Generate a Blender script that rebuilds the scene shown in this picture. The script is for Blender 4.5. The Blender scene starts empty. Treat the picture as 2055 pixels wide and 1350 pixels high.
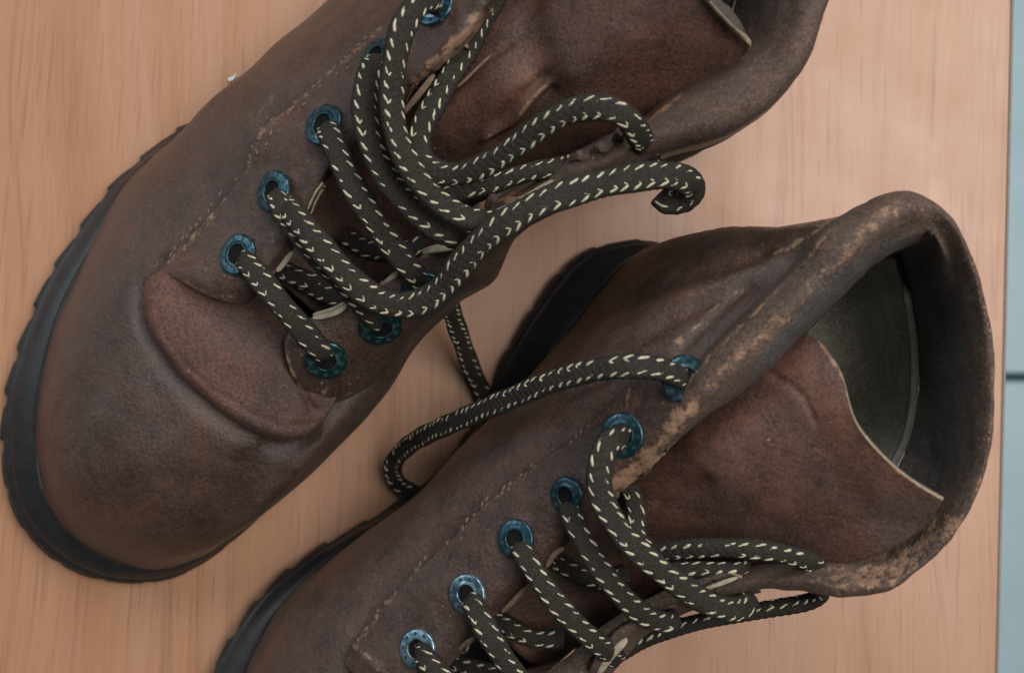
import bpy, math, random
import numpy as np
from mathutils import Vector, Matrix, noise as mnoise

random.seed(7)
rng = np.random.default_rng(7)
sc = bpy.context.scene
col = sc.collection

# ------------------------------------------------------------------ camera, world, lamps, exposure
CAM_H = 0.50                     # metres above the desk
FPX, CX, CY = 2700.0, 1027.5, 675.0
cd = bpy.data.cameras.new('camera')
cd.sensor_width = 36.0
cd.lens = FPX / 2055.0 * 36.0
cd.clip_start, cd.clip_end = 0.01, 20
cd.dof.use_dof = True
cd.dof.focus_distance = 0.405
cd.dof.aperture_fstop = 13
cam = bpy.data.objects.new('camera', cd)
cam.location = (0, 0, CAM_H)
col.objects.link(cam)
sc.camera = cam

W = bpy.data.worlds.new('World')
sc.world = W
W.use_nodes = True
W.node_tree.nodes['Background'].inputs[0].default_value = (0.86, 0.93, 1.0, 1)
W.node_tree.nodes['Background'].inputs[1].default_value = 0.085


def area(name, loc, target, sx, sy, power, color):
    L = bpy.data.lights.new(name, 'AREA')
    L.shape = 'RECTANGLE'
    L.size, L.size_y = sx, sy
    L.energy = power
    L.color = color
    o = bpy.data.objects.new(name, L)
    o.location = loc
    d = Vector(target) - Vector(loc)
    o.rotation_euler = d.to_track_quat('-Z', 'Y').to_euler()
    col.objects.link(o)
    return o


area('window_light', (0.22, 1.10, 1.15), (0, 0, 0.03), 0.9, 0.7, 13.5, (0.92, 0.97, 1.0))
area('side_window_light', (-1.4, 0.55, 0.75), (0, 0, 0.04), 0.8, 0.8, 6.5, (0.82, 0.91, 1.0))
area('ceiling_light', (0.55, 0.12, 1.42), (0.02, 0, 0), 0.7, 0.7, 19, (1.0, 0.98, 0.95))

sc.view_settings.view_transform = 'Standard'
sc.view_settings.look = 'None'
sc.view_settings.exposure = 0.0
sc.view_settings.gamma = 1.0


# ------------------------------------------------------------------ geometry helpers
def w(px, py, h):
    """point of the place seen at pixel px, py that stands h centimetres above the desk"""
    d = CAM_H - h * 0.01
    return np.array([(px - CX) / FPX * d, -(py - CY) / FPX * d, h * 0.01])


def warr(a):
    a = np.asarray(a, float)
    d = CAM_H - a[..., 2] * 0.01
    return np.stack([(a[..., 0] - CX) / FPX * d, -(a[..., 1] - CY) / FPX * d, a[..., 2] * 0.01], -1)


def proj(P):
    d = CAM_H - P[..., 2]
    return np.stack([P[..., 0] / d * FPX + CX, -P[..., 1] / d * FPX + CY], -1)


def cr_matrix(n, m, closed=False):
    """matrix that takes n control points to m Catmull-Rom samples"""
    M = np.zeros((m, n))
    ts = np.linspace(0, n if closed else n - 1, m, endpoint=not closed)
    for k, t in enumerate(ts):
        i = int(math.floor(t))
        if not closed:
            i = min(i, n - 2)
        f = t - i
        c = [-.5 * f + f * f - .5 * f ** 3, 1 - 2.5 * f * f + 1.5 * f ** 3,
             .5 * f + 2 * f * f - 1.5 * f ** 3, -.5 * f * f + .5 * f ** 3]
        for j, cc in zip((i - 1, i, i + 1, i + 2), c):
            if closed:
                M[k, j % n] += cc
            elif j < 0:                 # reflect the end
                M[k, 0] += 2 * cc
                M[k, 1] -= cc
            elif j > n - 1:
                M[k, n - 1] += 2 * cc
                M[k, n - 2] -= cc
            else:
                M[k, j] += cc
    return M


def seg_dist(p, poly):
    """distance in pixels of every point to a polyline"""
    poly = np.asarray(poly, float)[:, :2]
    best = np.full(p.shape[:-1], 1e9)
    for a, b in zip(poly[:-1], poly[1:]):
        ab = b - a
        t = np.clip(((p - a) @ ab) / max(ab @ ab, 1e-9), 0, 1)
        best = np.minimum(best, np.linalg.norm(p - (a + t[..., None] * ab), axis=-1))
    return best


def nz(P, scale, seed=0.0, octv=3):
    out = np.empty(P.shape[:-1])
    fl = P.reshape(-1, 3)
    o = out.reshape(-1)
    for k in range(len(fl)):
        v = fl[k] * scale
        o[k] = mnoise.fractal(Vector((v[0] + seed, v[1] - seed, v[2] + 3 * seed)), 1.0, 2.0, octv)
    return out


def grid_normals(G):
    du = np.gradient(G, axis=0)
    dv = np.gradient(G, axis=1)
    n = np.cross(du, dv)
    n /= np.linalg.norm(n, axis=-1, keepdims=True) + 1e-12
    return n


def mesh_obj(name, verts, faces, mats, parent=None, origin=None, smooth=True, midx=None, attrs=None):
    me = bpy.data.meshes.new(name)
    V = np.asarray(verts, float)
    if origin is not None:
        V = V - np.asarray(origin)
    me.from_pydata(V.tolist(), [], [tuple(int(q) for q in f) for f in faces])
    for m in (mats if isinstance(mats, (list, tuple)) else [mats]):
        me.materials.append(m)
    if smooth:
        me.polygons.foreach_set('use_smooth', [True] * len(me.polygons))
    if midx is not None:
        me.polygons.foreach_set('material_index', midx)
    for k, val in (attrs or {}).items():
        a = me.attributes.new(k, 'FLOAT', 'POINT')
        a.data.foreach_set('value', np.asarray(val, float).ravel())
    me.update()
    o = bpy.data.objects.new(name, me)
    col.objects.link(o)
    if parent is not None:
        o.parent = parent
    return o


SURF = {}


class Boot:
    def __init__(self, name, label, base):
        self.e = bpy.data.objects.new(name, None)
        self.e.empty_display_size = 0.02
        self.e.location = base
        self.base = np.array(base)
        self.e['label'] = label
        self.e['category'] = 'boot'
        self.e['group'] = 'pair of old leather boots'
        col.objects.link(self.e)
        self.surf = {}


def patch(boot, key, name, net, nu, nv, mats, thick=0.2, amp=0.03, scale=55, seed=0.0,
          creases=(), wear=(), edge_wear=None, label=None, rim=1, wearnoise=0.5, fray=None, rust=(), grey=()):
    """leather panel: control net of (px, py, h) rows -> smooth grid, dented, with thickness"""
    net = warr(np.array(net, float))
    m, n = net.shape[:2]
    U, V = cr_matrix(m, nu), cr_matrix(n, nv)
    G = np.einsum('am,mnk->ank', U, net)
    G = np.einsum('bn,ank->abk', V, G)
    N = grid_normals(G)
    view = np.array([0, 0, CAM_H]) - G
    mid = N[nu // 4: 3 * nu // 4 + 1, nv // 4:3 * nv // 4 + 1] * view[nu // 4: 3 * nu // 4 + 1, nv // 4:3 * nv // 4 + 1]
    flip = mid.sum() < 0
    if flip:
        N = -N
    P = proj(G)
    d = amp * nz(G, scale, seed, 3) + amp * 0.35 * nz(G, scale * 4, seed + 5, 2)
    for poly, wd, dep in creases:
        ds = seg_dist(P, poly)
        d = d + dep * np.exp(-(ds / wd) ** 2)
    if fray is not None:                       # uneven cut edge on the last column
        k = nz(G[:, -1:, :], 900, seed + 9, 2)[:, 0] * fray * 0.01
        dirv = G[:, -1] - G[:, -2]
        dirv /= np.linalg.norm(dirv, axis=-1, keepdims=True) + 1e-12
        G[:, -1] += dirv * k[:, None]
    G = G + N * (d * 0.01)[..., None]
    wa = np.zeros((nu, nv))
    if edge_wear:
        uu = np.linspace(0, 1, nu)[:, None]
        vv = np.linspace(0, 1, nv)[None, :]
        for side, width, s in edge_wear:
            q = {'v1': 1 - vv + 0 * uu, 'v0': vv + 0 * uu, 'u0': uu + 0 * vv, 'u1': 1 - uu + 0 * vv}[side]
            wa = np.maximum(wa, s * np.exp(-(q / width) ** 2))
    for poly, wd, s in wear:
        wa = np.maximum(wa, s * np.exp(-(seg_dist(P, poly) / wd) ** 2))
    if wearnoise:
        wa = np.clip(wa * (1 + wearnoise * 1.6 * nz(G, 330, seed + 2, 3)), 0, 1.3)
    ru = np.zeros((nu, nv))
    for poly, wd, sgn in rust:
        ru = np.maximum(ru, sgn * np.exp(-(seg_dist(P, poly) / wd) ** 2))
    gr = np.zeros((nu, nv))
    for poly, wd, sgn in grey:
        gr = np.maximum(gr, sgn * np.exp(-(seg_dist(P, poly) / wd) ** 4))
    idx = np.arange(nu * nv).reshape(nu, nv)
    a, b, c, e = idx[:-1, :-1], idx[1:, :-1], idx[1:, 1:], idx[:-1, 1:]
    F = np.stack([a, b, c, e], -1).reshape(-1, 4)
    if flip:
        F = F[:, ::-1]
    o = mesh_obj(name, G.reshape(-1, 3), F, mats, boot.e, boot.base, attrs={'wear': wa, 'rust': ru, 'grey': gr})
    if label:
        o['label'] = label
    md = o.modifiers.new('thickness', 'SOLIDIFY')
    md.thickness = thick * 0.01
    md.offset = -1
    md.use_even_offset = False
    if len(mats) > 1:
        md.material_offset_rim = rim
        if len(mats) > 2:
            md.material_offset = 2
    boot.surf[key] = (proj(G), G, N)
    return o


def on_surf(boot, key, px, py, lift=0.0):
    P, G, N = boot.surf[key]
    k = np.unravel_index(np.argmin(((P - np.array([px, py])) ** 2).sum(-1)), P.shape[:2])
    # keep the pixel, take the depth of the nearest grid point
    h = G[k][2] * 100
    return w(px, py, h) + N[k] * lift * 0.01, N[k]


def tri_closed(rings):
    n = len(rings[0])
    F = []
    for r in range(len(rings) - 1):
        for k in range(n):
            F.append((r * n + k, r * n + (k + 1) % n, (r + 1) * n + (k + 1) % n, (r + 1) * n + k))
    return F


# ------------------------------------------------------------------ material helpers
class NT:
    def __init__(self, name):
        self.m = bpy.data.materials.new(name)
        self.m.use_nodes = True
        self.t = self.m.node_tree
        self.b = self.t.nodes['Principled BSDF']
        self.tc = self.t.nodes.new('ShaderNodeTexCoord')

    def n(self, typ, **kw):
        nd = self.t.nodes.new(typ)
        for k, v in kw.items():
            setattr(nd, k, v)
        return nd

    def l(self, a, b):
        self.t.links.new(a, b)

    def noise(self, scale, detail=4, rough=0.55, vec=None, dist=0.0):
        nd = self.n('ShaderNodeTexNoise')
        nd.inputs['Scale'].default_value = scale
        nd.inputs['Detail'].default_value = detail
        nd.inputs['Roughness'].default_value = rough
        nd.inputs['Distortion'].default_value = dist
        self.l(vec if vec is not None else self.tc.outputs['Object'], nd.inputs['Vector'])
        return nd.outputs['Fac']

    def ramp(self, fac, stops):
        r = self.n('ShaderNodeValToRGB')
        el = r.color_ramp.elements
        while len(el) > 1:
            el.remove(el[-1])
        el[0].position, el[0].color = stops[0][0], tuple(stops[0][1]) + (1,)
        for p, c in stops[1:]:
            e = el.new(p)
            e.color = tuple(c) + (1,)
        self.l(fac, r.inputs[0])
        return r.outputs[0]

    def mix(self, fac, a, b, mode='MIX'):
        x = self.n('ShaderNodeMix', data_type='RGBA', blend_type=mode)
        for sock, val in ((x.inputs[0], fac), (x.inputs[6], a), (x.inputs[7], b)):
            if isinstance(val, (int, float)):
                sock.default_value = val
            elif isinstance(val, (tuple, list)):
                sock.default_value = tuple(val) + ((1,) if len(val) == 3 else ())
            else:
                self.l(val, sock)
        return x.outputs[2]

    def math(self, op, a, b=None, clamp=False):
        x = self.n('ShaderNodeMath', operation=op, use_clamp=clamp)
        for sock, val in ((x.inputs[0], a), (x.inputs[1], b)):
            if val is None:
                continue
            if isinstance(val, (int, float)):
                sock.default_value = val
            else:
                self.l(val, sock)
        return x.outputs[0]

    def mapr(self, v, a, b, c=0.0, d=1.0):
        x = self.n('ShaderNodeMapRange')
        self.l(v, x.inputs[0])
        for k, q in zip((1, 2, 3, 4), (a, b, c, d)):
            x.inputs[k].default_value = q
        return x.outputs[0]

    def bump(self, height, strength, dist=0.001, prev=None):
        x = self.n('ShaderNodeBump')
        x.inputs['Strength'].default_value = strength
        x.inputs['Distance'].default_value = dist
        self.l(height, x.inputs['Height'])
        if prev is not None:
            self.l(prev, x.inputs['Normal'])
        return x.outputs[0]

    def mapping(self, scale=(1, 1, 1), rot=(0, 0, 0), loc=(0, 0, 0), vec=None):
        x = self.n('ShaderNodeMapping')
        x.inputs['Scale'].default_value = scale
        x.inputs['Rotation'].default_value = rot
        x.inputs['Location'].default_value = loc
        self.l(vec if vec is not None else self.tc.outputs['Object'], x.inputs['Vector'])
        return x.outputs[0]

    def out(self, colr=None, rough=None, normal=None, **kw):
        def put(name, v):
            s = self.b.inputs[name]
            if isinstance(v, (int, float)):
                s.default_value = v
            elif isinstance(v, (tuple, list)):
                s.default_value = tuple(v) + ((1,) if len(v) == 3 else ())
            else:
                self.l(v, s)
        if colr is not None:
            put('Base Color', colr)
        if rough is not None:
            put('Roughness', rough)
        if normal is not None:
            self.l(normal, self.b.inputs['Normal'])
        for k, v in kw.items():
            put(k.replace('_', ' '), v)
        return self.m


def leather(name, dark, mid, rust, worn, rough=0.5, spec=0.35, grain=0.55, rustlim=(0.5, 0.72), crack=0.0):
    t = NT(name)
    big = t.noise(26, 3, 0.6, dist=0.4)
    med = t.noise(95, 6, 0.7)
    fine = t.noise(900, 6, 0.8)
    c = t.mix(t.mapr(med, 0.36, 0.64), dark, mid)
    ra = t.n('ShaderNodeAttribute', attribute_name='rust')
    rf = t.math('MULTIPLY', t.mapr(t.noise(34, 5, 0.7, dist=0.6), rustlim[0], rustlim[1]), t.mapr(fine, 0.3, 0.6))
    rf = t.math('MAXIMUM', rf, t.math('MULTIPLY', ra.outputs['Fac'], t.mapr(med, 0.3, 0.6)))
    c = t.mix(rf, c, rust)
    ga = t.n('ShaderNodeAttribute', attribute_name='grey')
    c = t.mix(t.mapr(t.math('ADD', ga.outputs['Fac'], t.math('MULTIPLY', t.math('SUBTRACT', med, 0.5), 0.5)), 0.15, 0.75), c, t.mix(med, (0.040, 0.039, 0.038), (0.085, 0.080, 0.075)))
    # pale bluish bloom where the wax has gone grey
    c = t.mix(t.math('MULTIPLY', t.mapr(big, 0.52, 0.74), 0.30), c, (0.088, 0.075, 0.072))
    c = t.mix(t.math('MULTIPLY', t.mapr(fine, 0.52, 0.74), 0.75), c, tuple(min(1, q * 2.3) for q in mid))
    c = t.mix(t.math('MULTIPLY', t.mapr(fine, 0.5, 0.28), 0.8), c, tuple(q * 0.35 for q in dark))
    sp2 = t.noise(1900, 3, 0.7)
    c = t.mix(t.math('MULTIPLY', t.mapr(sp2, 0.56, 0.72), 0.28), c, tuple(min(1, q * 2.6) for q in rust))
    c = t.mix(t.math('MULTIPLY', t.mapr(sp2, 0.44, 0.30), 0.4), c, tuple(q * 0.3 for q in dark))
    scr = t.noise(1.0, 3, 0.6, t.mapping((900, 60, 300), rot=(0.3, 0.2, 0.7)))
    c = t.mix(t.math('MULTIPLY', t.math('MULTIPLY', t.mapr(scr, 0.66, 0.74), t.mapr(big, 0.4, 0.6)), 0.16), c, worn)
    at = t.n('ShaderNodeAttribute', attribute_name='wear')
    wv = t.math('ADD', at.outputs['Fac'], t.math('MULTIPLY', t.math('SUBTRACT', t.noise(620, 7, 0.82), 0.5), 2.3))
    wf = t.math('MULTIPLY', t.mapr(wv, 0.48, 0.78), t.mapr(at.outputs['Fac'], 0.02, 0.2))
    wc = t.mix(t.mapr(t.noise(260, 4, 0.7), 0.35, 0.65), worn, tuple(q * 0.5 for q in worn))
    c = t.mix(wf, c, wc)
    # tiny lint specks
    lint = t.n('ShaderNodeTexVoronoi')
    lint.inputs['Scale'].default_value = 190
    t.l(t.tc.outputs['Object'], lint.inputs['Vector'])
    lf = t.math('LESS_THAN', lint.outputs['Distance'], 0.055)
    lf = t.math('MULTIPLY', lf, t.math('GREATER_THAN', t.noise(60, 1), 0.6))
    c = t.mix(t.math('MULTIPLY', lf, 0.5), c, (0.45, 0.4, 0.33))
    nb = t.bump(fine, grain, 0.0006)
    nb = t.bump(med, 0.25, 0.0012, nb)
    vo = t.n('ShaderNodeTexVoronoi')
    vo.inputs['Scale'].default_value = 800
    t.l(t.tc.outputs['Object'], vo.inputs['Vector'])
    nb = t.bump(vo.outputs['Distance'], 0.18, 0.0004, nb)
    if crack:
        vc = t.n('ShaderNodeTexVoronoi', feature='DISTANCE_TO_EDGE')
        vc.inputs['Scale'].default_value = 420
        t.l(t.mapping((1, 1, 1), vec=None), vc.inputs['Vector'])
        cf = t.mapr(vc.outputs['Distance'], 0.0, 0.12, 1, 0)
        cf = t.math('MULTIPLY', cf, t.math('MULTIPLY', t.mapr(at.outputs['Fac'], 0.05, 0.4), t.mapr(t.noise(70, 2), 0.45, 0.6)))
        c = t.mix(t.math('MULTIPLY', cf, crack), c, tuple(q * 0.3 for q in dark))
        nb = t.bump(t.math('SUBTRACT', 1.0, cf), 0.35, 0.0004, nb)
    r = t.mapr(t.math('ADD', t.math('MULTIPLY', med, 0.5), t.math('MULTIPLY', big, 0.5)), 0.3, 0.7, rough - 0.1, rough + 0.14)
    return t.out(c, r, nb, Specular_IOR_Level=spec, Sheen_Weight=0.02, Sheen_Roughness=0.4)


M = {}
M['leather'] = leather('brown_leather', (0.029, 0.017, 0.0135), (0.064, 0.036, 0.026), (0.108, 0.047, 0.029), (0.32, 0.185, 0.115), 0.33, 0.55)
M['tongue'] = leather('tongue_leather', (0.042, 0.023, 0.019), (0.080, 0.042, 0.032), (0.145, 0.060, 0.037), (0.30, 0.17, 0.095), 0.5, 0.4, rustlim=(0.42, 0.66))
M['lip'] = leather('tongue_base_leather', (0.046, 0.026, 0.023), (0.076, 0.042, 0.034), (0.130, 0.058, 0.039), (0.25, 0.13, 0.085), 0.58, 0.3, rustlim=(0.4, 0.62))
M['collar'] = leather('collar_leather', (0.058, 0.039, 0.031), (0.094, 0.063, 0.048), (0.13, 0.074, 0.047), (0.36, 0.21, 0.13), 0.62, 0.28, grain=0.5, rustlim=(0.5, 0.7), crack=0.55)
M['lining'] = leather('lining_leather', (0.31, 0.295, 0.25), (0.42, 0.40, 0.34), (0.12, 0.082, 0.06), (0.20, 0.18, 0.145), 0.6, 0.3)
M['inside'] = leather('collar_inside_leather', (0.040, 0.039, 0.038), (0.070, 0.067, 0.062), (0.085, 0.06, 0.042), (0.16, 0.125, 0.09), 0.66, 0.25)
M['brushed'] = leather('brushed_collar_leather', (0.062, 0.040, 0.032), (0.096, 0.063, 0.050), (0.13, 0.072, 0.047), (0.38, 0.19, 0.09), 0.66, 0.25, grain=0.6)


def plain(name, c1, c2, scale, rough, spec=0.3, bump=0.3, metallic=0.0, bd=0.0006):
    t = NT(name)
    f = t.noise(scale, 6, 0.7)
    return t.out(t.mix(t.mapr(f, 0.3, 0.7), c1, c2), rough, t.bump(f, bump, bd), Specular_IOR_Level=spec, Metallic=metallic)


M['rawedge'] = plain('raw_leather_edge', (0.17, 0.125, 0.085), (0.36, 0.28, 0.20), 700, 0.85, 0.15, 0.6)
M['darkedge'] = plain('dark_leather_edge', (0.10, 0.066, 0.048), (0.20, 0.135, 0.09), 700, 0.8, 0.15, 0.6)
M['under'] = plain('leather_underside', (0.05, 0.04, 0.034), (0.085, 0.066, 0.052), 500, 0.8, 0.15, 0.5)
M['rubber'] = plain('black_rubber', (0.009, 0.009, 0.0095), (0.028, 0.027, 0.026), 260, 0.52, 0.35, 0.3)
M['rubber2'] = plain('midsole_rubber', (0.008, 0.0085, 0.0095), (0.020, 0.0205, 0.0215), 160, 0.42, 0.42, 0.25)
M['cord'] = plain('black_lace_cord', (0.009, 0.008, 0.007), (0.056, 0.047, 0.038), 1700, 0.85, 0.2, 1.0, bd=0.0006)
M['cream'] = plain('cream_thread', (0.36, 0.32, 0.21), (0.60, 0.55, 0.40), 900, 0.8, 0.2, 0.5)
M['thread'] = plain('worn_thread', (0.085, 0.054, 0.044), (0.18, 0.118, 0.092), 500, 0.8, 0.2, 0.5)
M['hole_shade'] = plain('painted_hole_shade', (0.006, 0.005, 0.005), (0.010, 0.009, 0.008), 300, 0.9, 0.1)  # near-black colour stands in for the shade inside the eyelets
M['lintwhite'] = plain('white_lint', (0.55, 0.55, 0.55), (0.75, 0.75, 0.75), 900, 0.9, 0.1)


def eyelet_mat(name, paint, bare, amount):
    t = NT(name)
    f = t.noise(420, 6, 0.7)
    k = t.mapr(f, amount, amount + 0.16)
    c = t.mix(k, paint, bare)
    c = t.mix(t.mapr(t.noise(900, 4), 0.55, 0.75), c, tuple(q * 0.35 for q in paint))
    r = t.mapr(f, 0.3, 0.7, 0.36, 0.22)
    return t.out(c, r, t.bump(f, 0.2, 0.0004), Metallic=0.7, Specular_IOR_Level=0.4)


M['teal'] = eyelet_mat('teal_enamel', (0.018, 0.056, 0.074), (0.20, 0.29, 0.33), 0.54)
M['green'] = eyelet_mat('green_patina', (0.012, 0.050, 0.050), (0.14, 0.24, 0.23), 0.53)
M['silver'] = eyelet_mat('worn_enamel', (0.04, 0.10, 0.13), (0.25, 0.34, 0.39), 0.43)
M['dimple'] = plain('dark_dimple', (0.010, 0.03, 0.036), (0.02, 0.05, 0.055), 800, 0.5)


def wood():
    t = NT('desk_laminate')
    sp = t.n('ShaderNodeSeparateXYZ')
    t.l(t.tc.outputs['Object'], sp.inputs[0])
    X, Y = sp.outputs[0], sp.outputs[1]
    # grain leans on the left part of the desk and stands straight on the right
    k = t.math('MULTIPLY', t.math('MINIMUM', t.math('ADD', X, 0.05), 0.0), -1.0)
    lean = t.math('MULTIPLY', t.math('MULTIPLY', k, 0.75), t.math('SUBTRACT', 0.02, Y))
    Xs = t.math('ADD', X, lean)
    cb = t.n('ShaderNodeCombineXYZ')
    t.l(Xs, cb.inputs[0])
    t.l(Y, cb.inputs[1])
    v = cb.outputs[0]
    warp = t.noise(5.5, 2, 0.5, t.mapping((1, 0.35, 1), vec=v))
    off = t.math('MULTIPLY', t.math('SUBTRACT', warp, 0.5), 0.10)
    cb2 = t.n('ShaderNodeCombineXYZ')
    t.l(t.math('ADD', Xs, off), cb2.inputs[0])
    t.l(Y, cb2.inputs[1])
    v2 = cb2.outputs[0]
    bands = t.noise(1.0, 5, 0.62, t.mapping((34, 1.3, 1), vec=v2))
    lines = t.noise(1.0, 4, 0.7, t.mapping((120, 2.2, 1), vec=v2))
    pores = t.noise(1.0, 4, 0.7, t.mapping((820, 17, 1), vec=v))
    fine = t.noise(1.0, 5, 0.75, t.mapping((2200, 90, 1), vec=v))
    c = t.ramp(bands, [(0.30, (0.330, 0.146, 0.077)), (0.45, (0.385, 0.189, 0.098)), (0.58, (0.400, 0.208, 0.122)), (0.75, (0.355, 0.162, 0.088))])
    c = t.mix(t.math('MULTIPLY', t.mapr(lines, 0.43, 0.33), 0.5), c, (0.235, 0.105, 0.060))
    c = t.mix(t.math('MULTIPLY', t.mapr(lines, 0.55, 0.72), 0.35), c, (0.50, 0.30, 0.20))
    c = t.mix(t.math('MULTIPLY', t.mapr(pores, 0.46, 0.33), 0.65), c, (0.22, 0.10, 0.06))
    c = t.mix(t.math('MULTIPLY', t.mapr(fine, 0.5, 0.75), 0.16), c, (0.55, 0.36, 0.26))
    sc_ = t.n('ShaderNodeTexVoronoi')
    sc_.inputs['Scale'].default_value = 42
    t.l(t.tc.outputs['Object'], sc_.inputs['Vector'])
    dust = t.math('LESS_THAN', sc_.outputs['Distance'], 0.022)
    c = t.mix(t.math('MULTIPLY', dust, 0.5), c, (0.7, 0.62, 0.55))
    r = t.mapr(t.noise(30, 4, 0.6), 0.3, 0.7, 0.40, 0.50)
    return t.out(c, r, t.bump(pores, 0.05, 0.0005), Specular_IOR_Level=0.6)


M['wood'] = wood()
M['band'] = plain('edge_band', (0.24, 0.20, 0.18), (0.30, 0.25, 0.22), 300, 0.5)
M['tile'] = plain('pale_tile', (0.42, 0.57, 0.61), (0.48, 0.63, 0.66), 20, 0.35, 0.5, 0.05)
M['grout'] = plain('dark_grout', (0.035, 0.065, 0.075), (0.06, 0.095, 0.105), 120, 0.8)


def tag(o, label=None, cat=None, group=None, kind=None):
    for k, v in (('label', label), ('category', cat), ('group', group), ('kind', kind)):
        if v:
            o[k] = v
    return o


def box(name, lo, hi, mat, parent=None, bevel=0.0):
    x0, y0, z0 = lo
    x1, y1, z1 = hi
    V = [(x0, y0, z0), (x1, y0, z0), (x1, y1, z0), (x0, y1, z0), (x0, y0, z1), (x1, y0, z1), (x1, y1, z1), (x0, y1, z1)]
    F = [(3, 2, 1, 0), (4, 5, 6, 7), (0, 1, 5, 4), (1, 2, 6, 5), (2, 3, 7, 6), (3, 0, 4, 7)]
    o = mesh_obj(name, V, F, mat, parent, smooth=False)
    if bevel:
        b = o.modifiers.new('bevel', 'BEVEL')
        b.width = bevel
        b.segments = 2
    return o


# ------------------------------------------------------------------ the setting: floor and desk
floor = box('floor', (-1.6, -1.6, -0.742), (1.6, 1.6, -0.728), M['grout'])
tag(floor, kind='structure')
FZ = CAM_H + 0.722
jy = -(757 - CY) / FPX * FZ
for i in range(-1, 2):
    for j in range(-2, 2):
        x0 = 0.10 + i * 0.606
        y0 = jy + j * 0.606
        box('tile', (x0, y0 + 0.004, -0.728), (x0 + 0.600, y0 + 0.602, -0.722), M['tile'], floor, 0.0015)

desk = bpy.data.objects.new('desk', None)
col.objects.link(desk)
tag(desk, 'reddish brown wood grain desk top under the pair of boots', 'desk')
xa = w(2030, 0, 0)
xb = w(1999, 1350, 0)
sl = (xb[0] - xa[0]) / (xb[1] - xa[1])


def edge_x(y):
    return xa[0] + (y - xa[1]) * sl


def slab(name, off0, off1, z0, z1, mat, left=None):
    y0, y1 = -0.36, 0.36
    q = [(left if left is not None else edge_x(y0) + off0, y0), (edge_x(y0) + off1, y0),
         (edge_x(y1) + off1, y1), (left if left is not None else edge_x(y1) + off0, y1)]
    V = [(x, y, z0) for x, y in q] + [(x, y, z1) for x, y in q]
    F = [(3, 2, 1, 0), (4, 5, 6, 7), (0, 1, 5, 4), (1, 2, 6, 5), (2, 3, 7, 6), (3, 0, 4, 7)]
    o = mesh_obj(name, V, F, mat, desk, smooth=False)
    b = o.modifiers.new('bevel', 'BEVEL')
    b.width = 0.0006
    b.segments = 2
    return o


slab('desk_top', 0, 0, -0.025, 0.0, M['wood'], left=-0.55)
slab('edge_band', 0.0002, 0.0014, -0.025, -0.0004, M['band'])

# ------------------------------------------------------------------ soles
def sole(boot, outer, top, wave, lug=90.0, mask=None):
    n = 420
    A = cr_matrix(len(outer), n, True)
    O = A @ np.array(outer, float)
    T = A @ np.array(top, float)

    def ring(Q, h):
        return warr(np.concatenate([Q, np.full((n, 1), h)], 1))
    cen = O.mean(0)
    # lugged outline
    seg = np.linalg.norm(np.roll(O, -1, 0) - O, axis=1)
    s = np.concatenate([[0], np.cumsum(seg)[:-1]])
    L = seg.sum()
    k = round(L / lug)
    ph = (s / L * k) % 1.0
    tan = np.roll(O, -1, 0) - np.roll(O, 1, 0)
    nor = np.stack([tan[:, 1], -tan[:, 0]], 1)
    nor /= np.linalg.norm(nor, axis=1, keepdims=True)
    if ((O - cen) * nor).sum() < 0:
        nor = -nor
    def ss(x):
        x = np.clip(x, 0, 1)
        return x * x * (3 - 2 * x)
    saw = wave * (ss(ph / 0.16) * (1 - ss((ph - 0.86) / 0.14)) * (0.75 + 0.3 * ph) - 0.8)
    if mask is not None:
        saw = saw * mask(O)
    lo = O + nor * saw[:, None]
    r = [ring(cen + (lo - cen) * 0.6, 0.02), ring(lo - nor * 5, 0.02), ring(lo, 0.12), ring(lo, 0.8),
         ring(lo - nor * 3, 0.95), ring(O - nor * 9, 1.0), ring(cen + (O - cen) * 0.6, 1.0)]
    V = np.concatenate(r)
    F = tri_closed(r) + [tuple(range(n))[::-1], tuple(range(6 * n, 7 * n))]
    o = mesh_obj('outsole', V, F, M['rubber'], boot.e, boot.base)
    md = o.modifiers.new('split', 'EDGE_SPLIT')
    md.split_angle = math.radians(40)
    ins = T - O

    def lerp(f, h, out=0):
        return ring(O + ins * f + nor * out, h)
    r = [lerp(.3, 0.96), lerp(.13, 0.98), lerp(.06, 1.06), lerp(.08, 1.28), lerp(.2, 1.36), lerp(.26, 1.36), lerp(.28, 1.48), lerp(.4, 1.66), lerp(.7, 1.86),
         lerp(.93, 2.0), lerp(1.05, 2.02), lerp(1.3, 1.85), ring(cen + (T - cen) * 0.4, 1.85)]
    V = np.concatenate(r)
    mesh_obj('midsole', V, tri_closed(r) + [tuple(range(12 * n, 13 * n)), tuple(range(n))[::-1]], M['rubber2'], boot.e, boot.base)
    return


# ------------------------------------------------------------------ laces
LACE_N = 22


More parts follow.
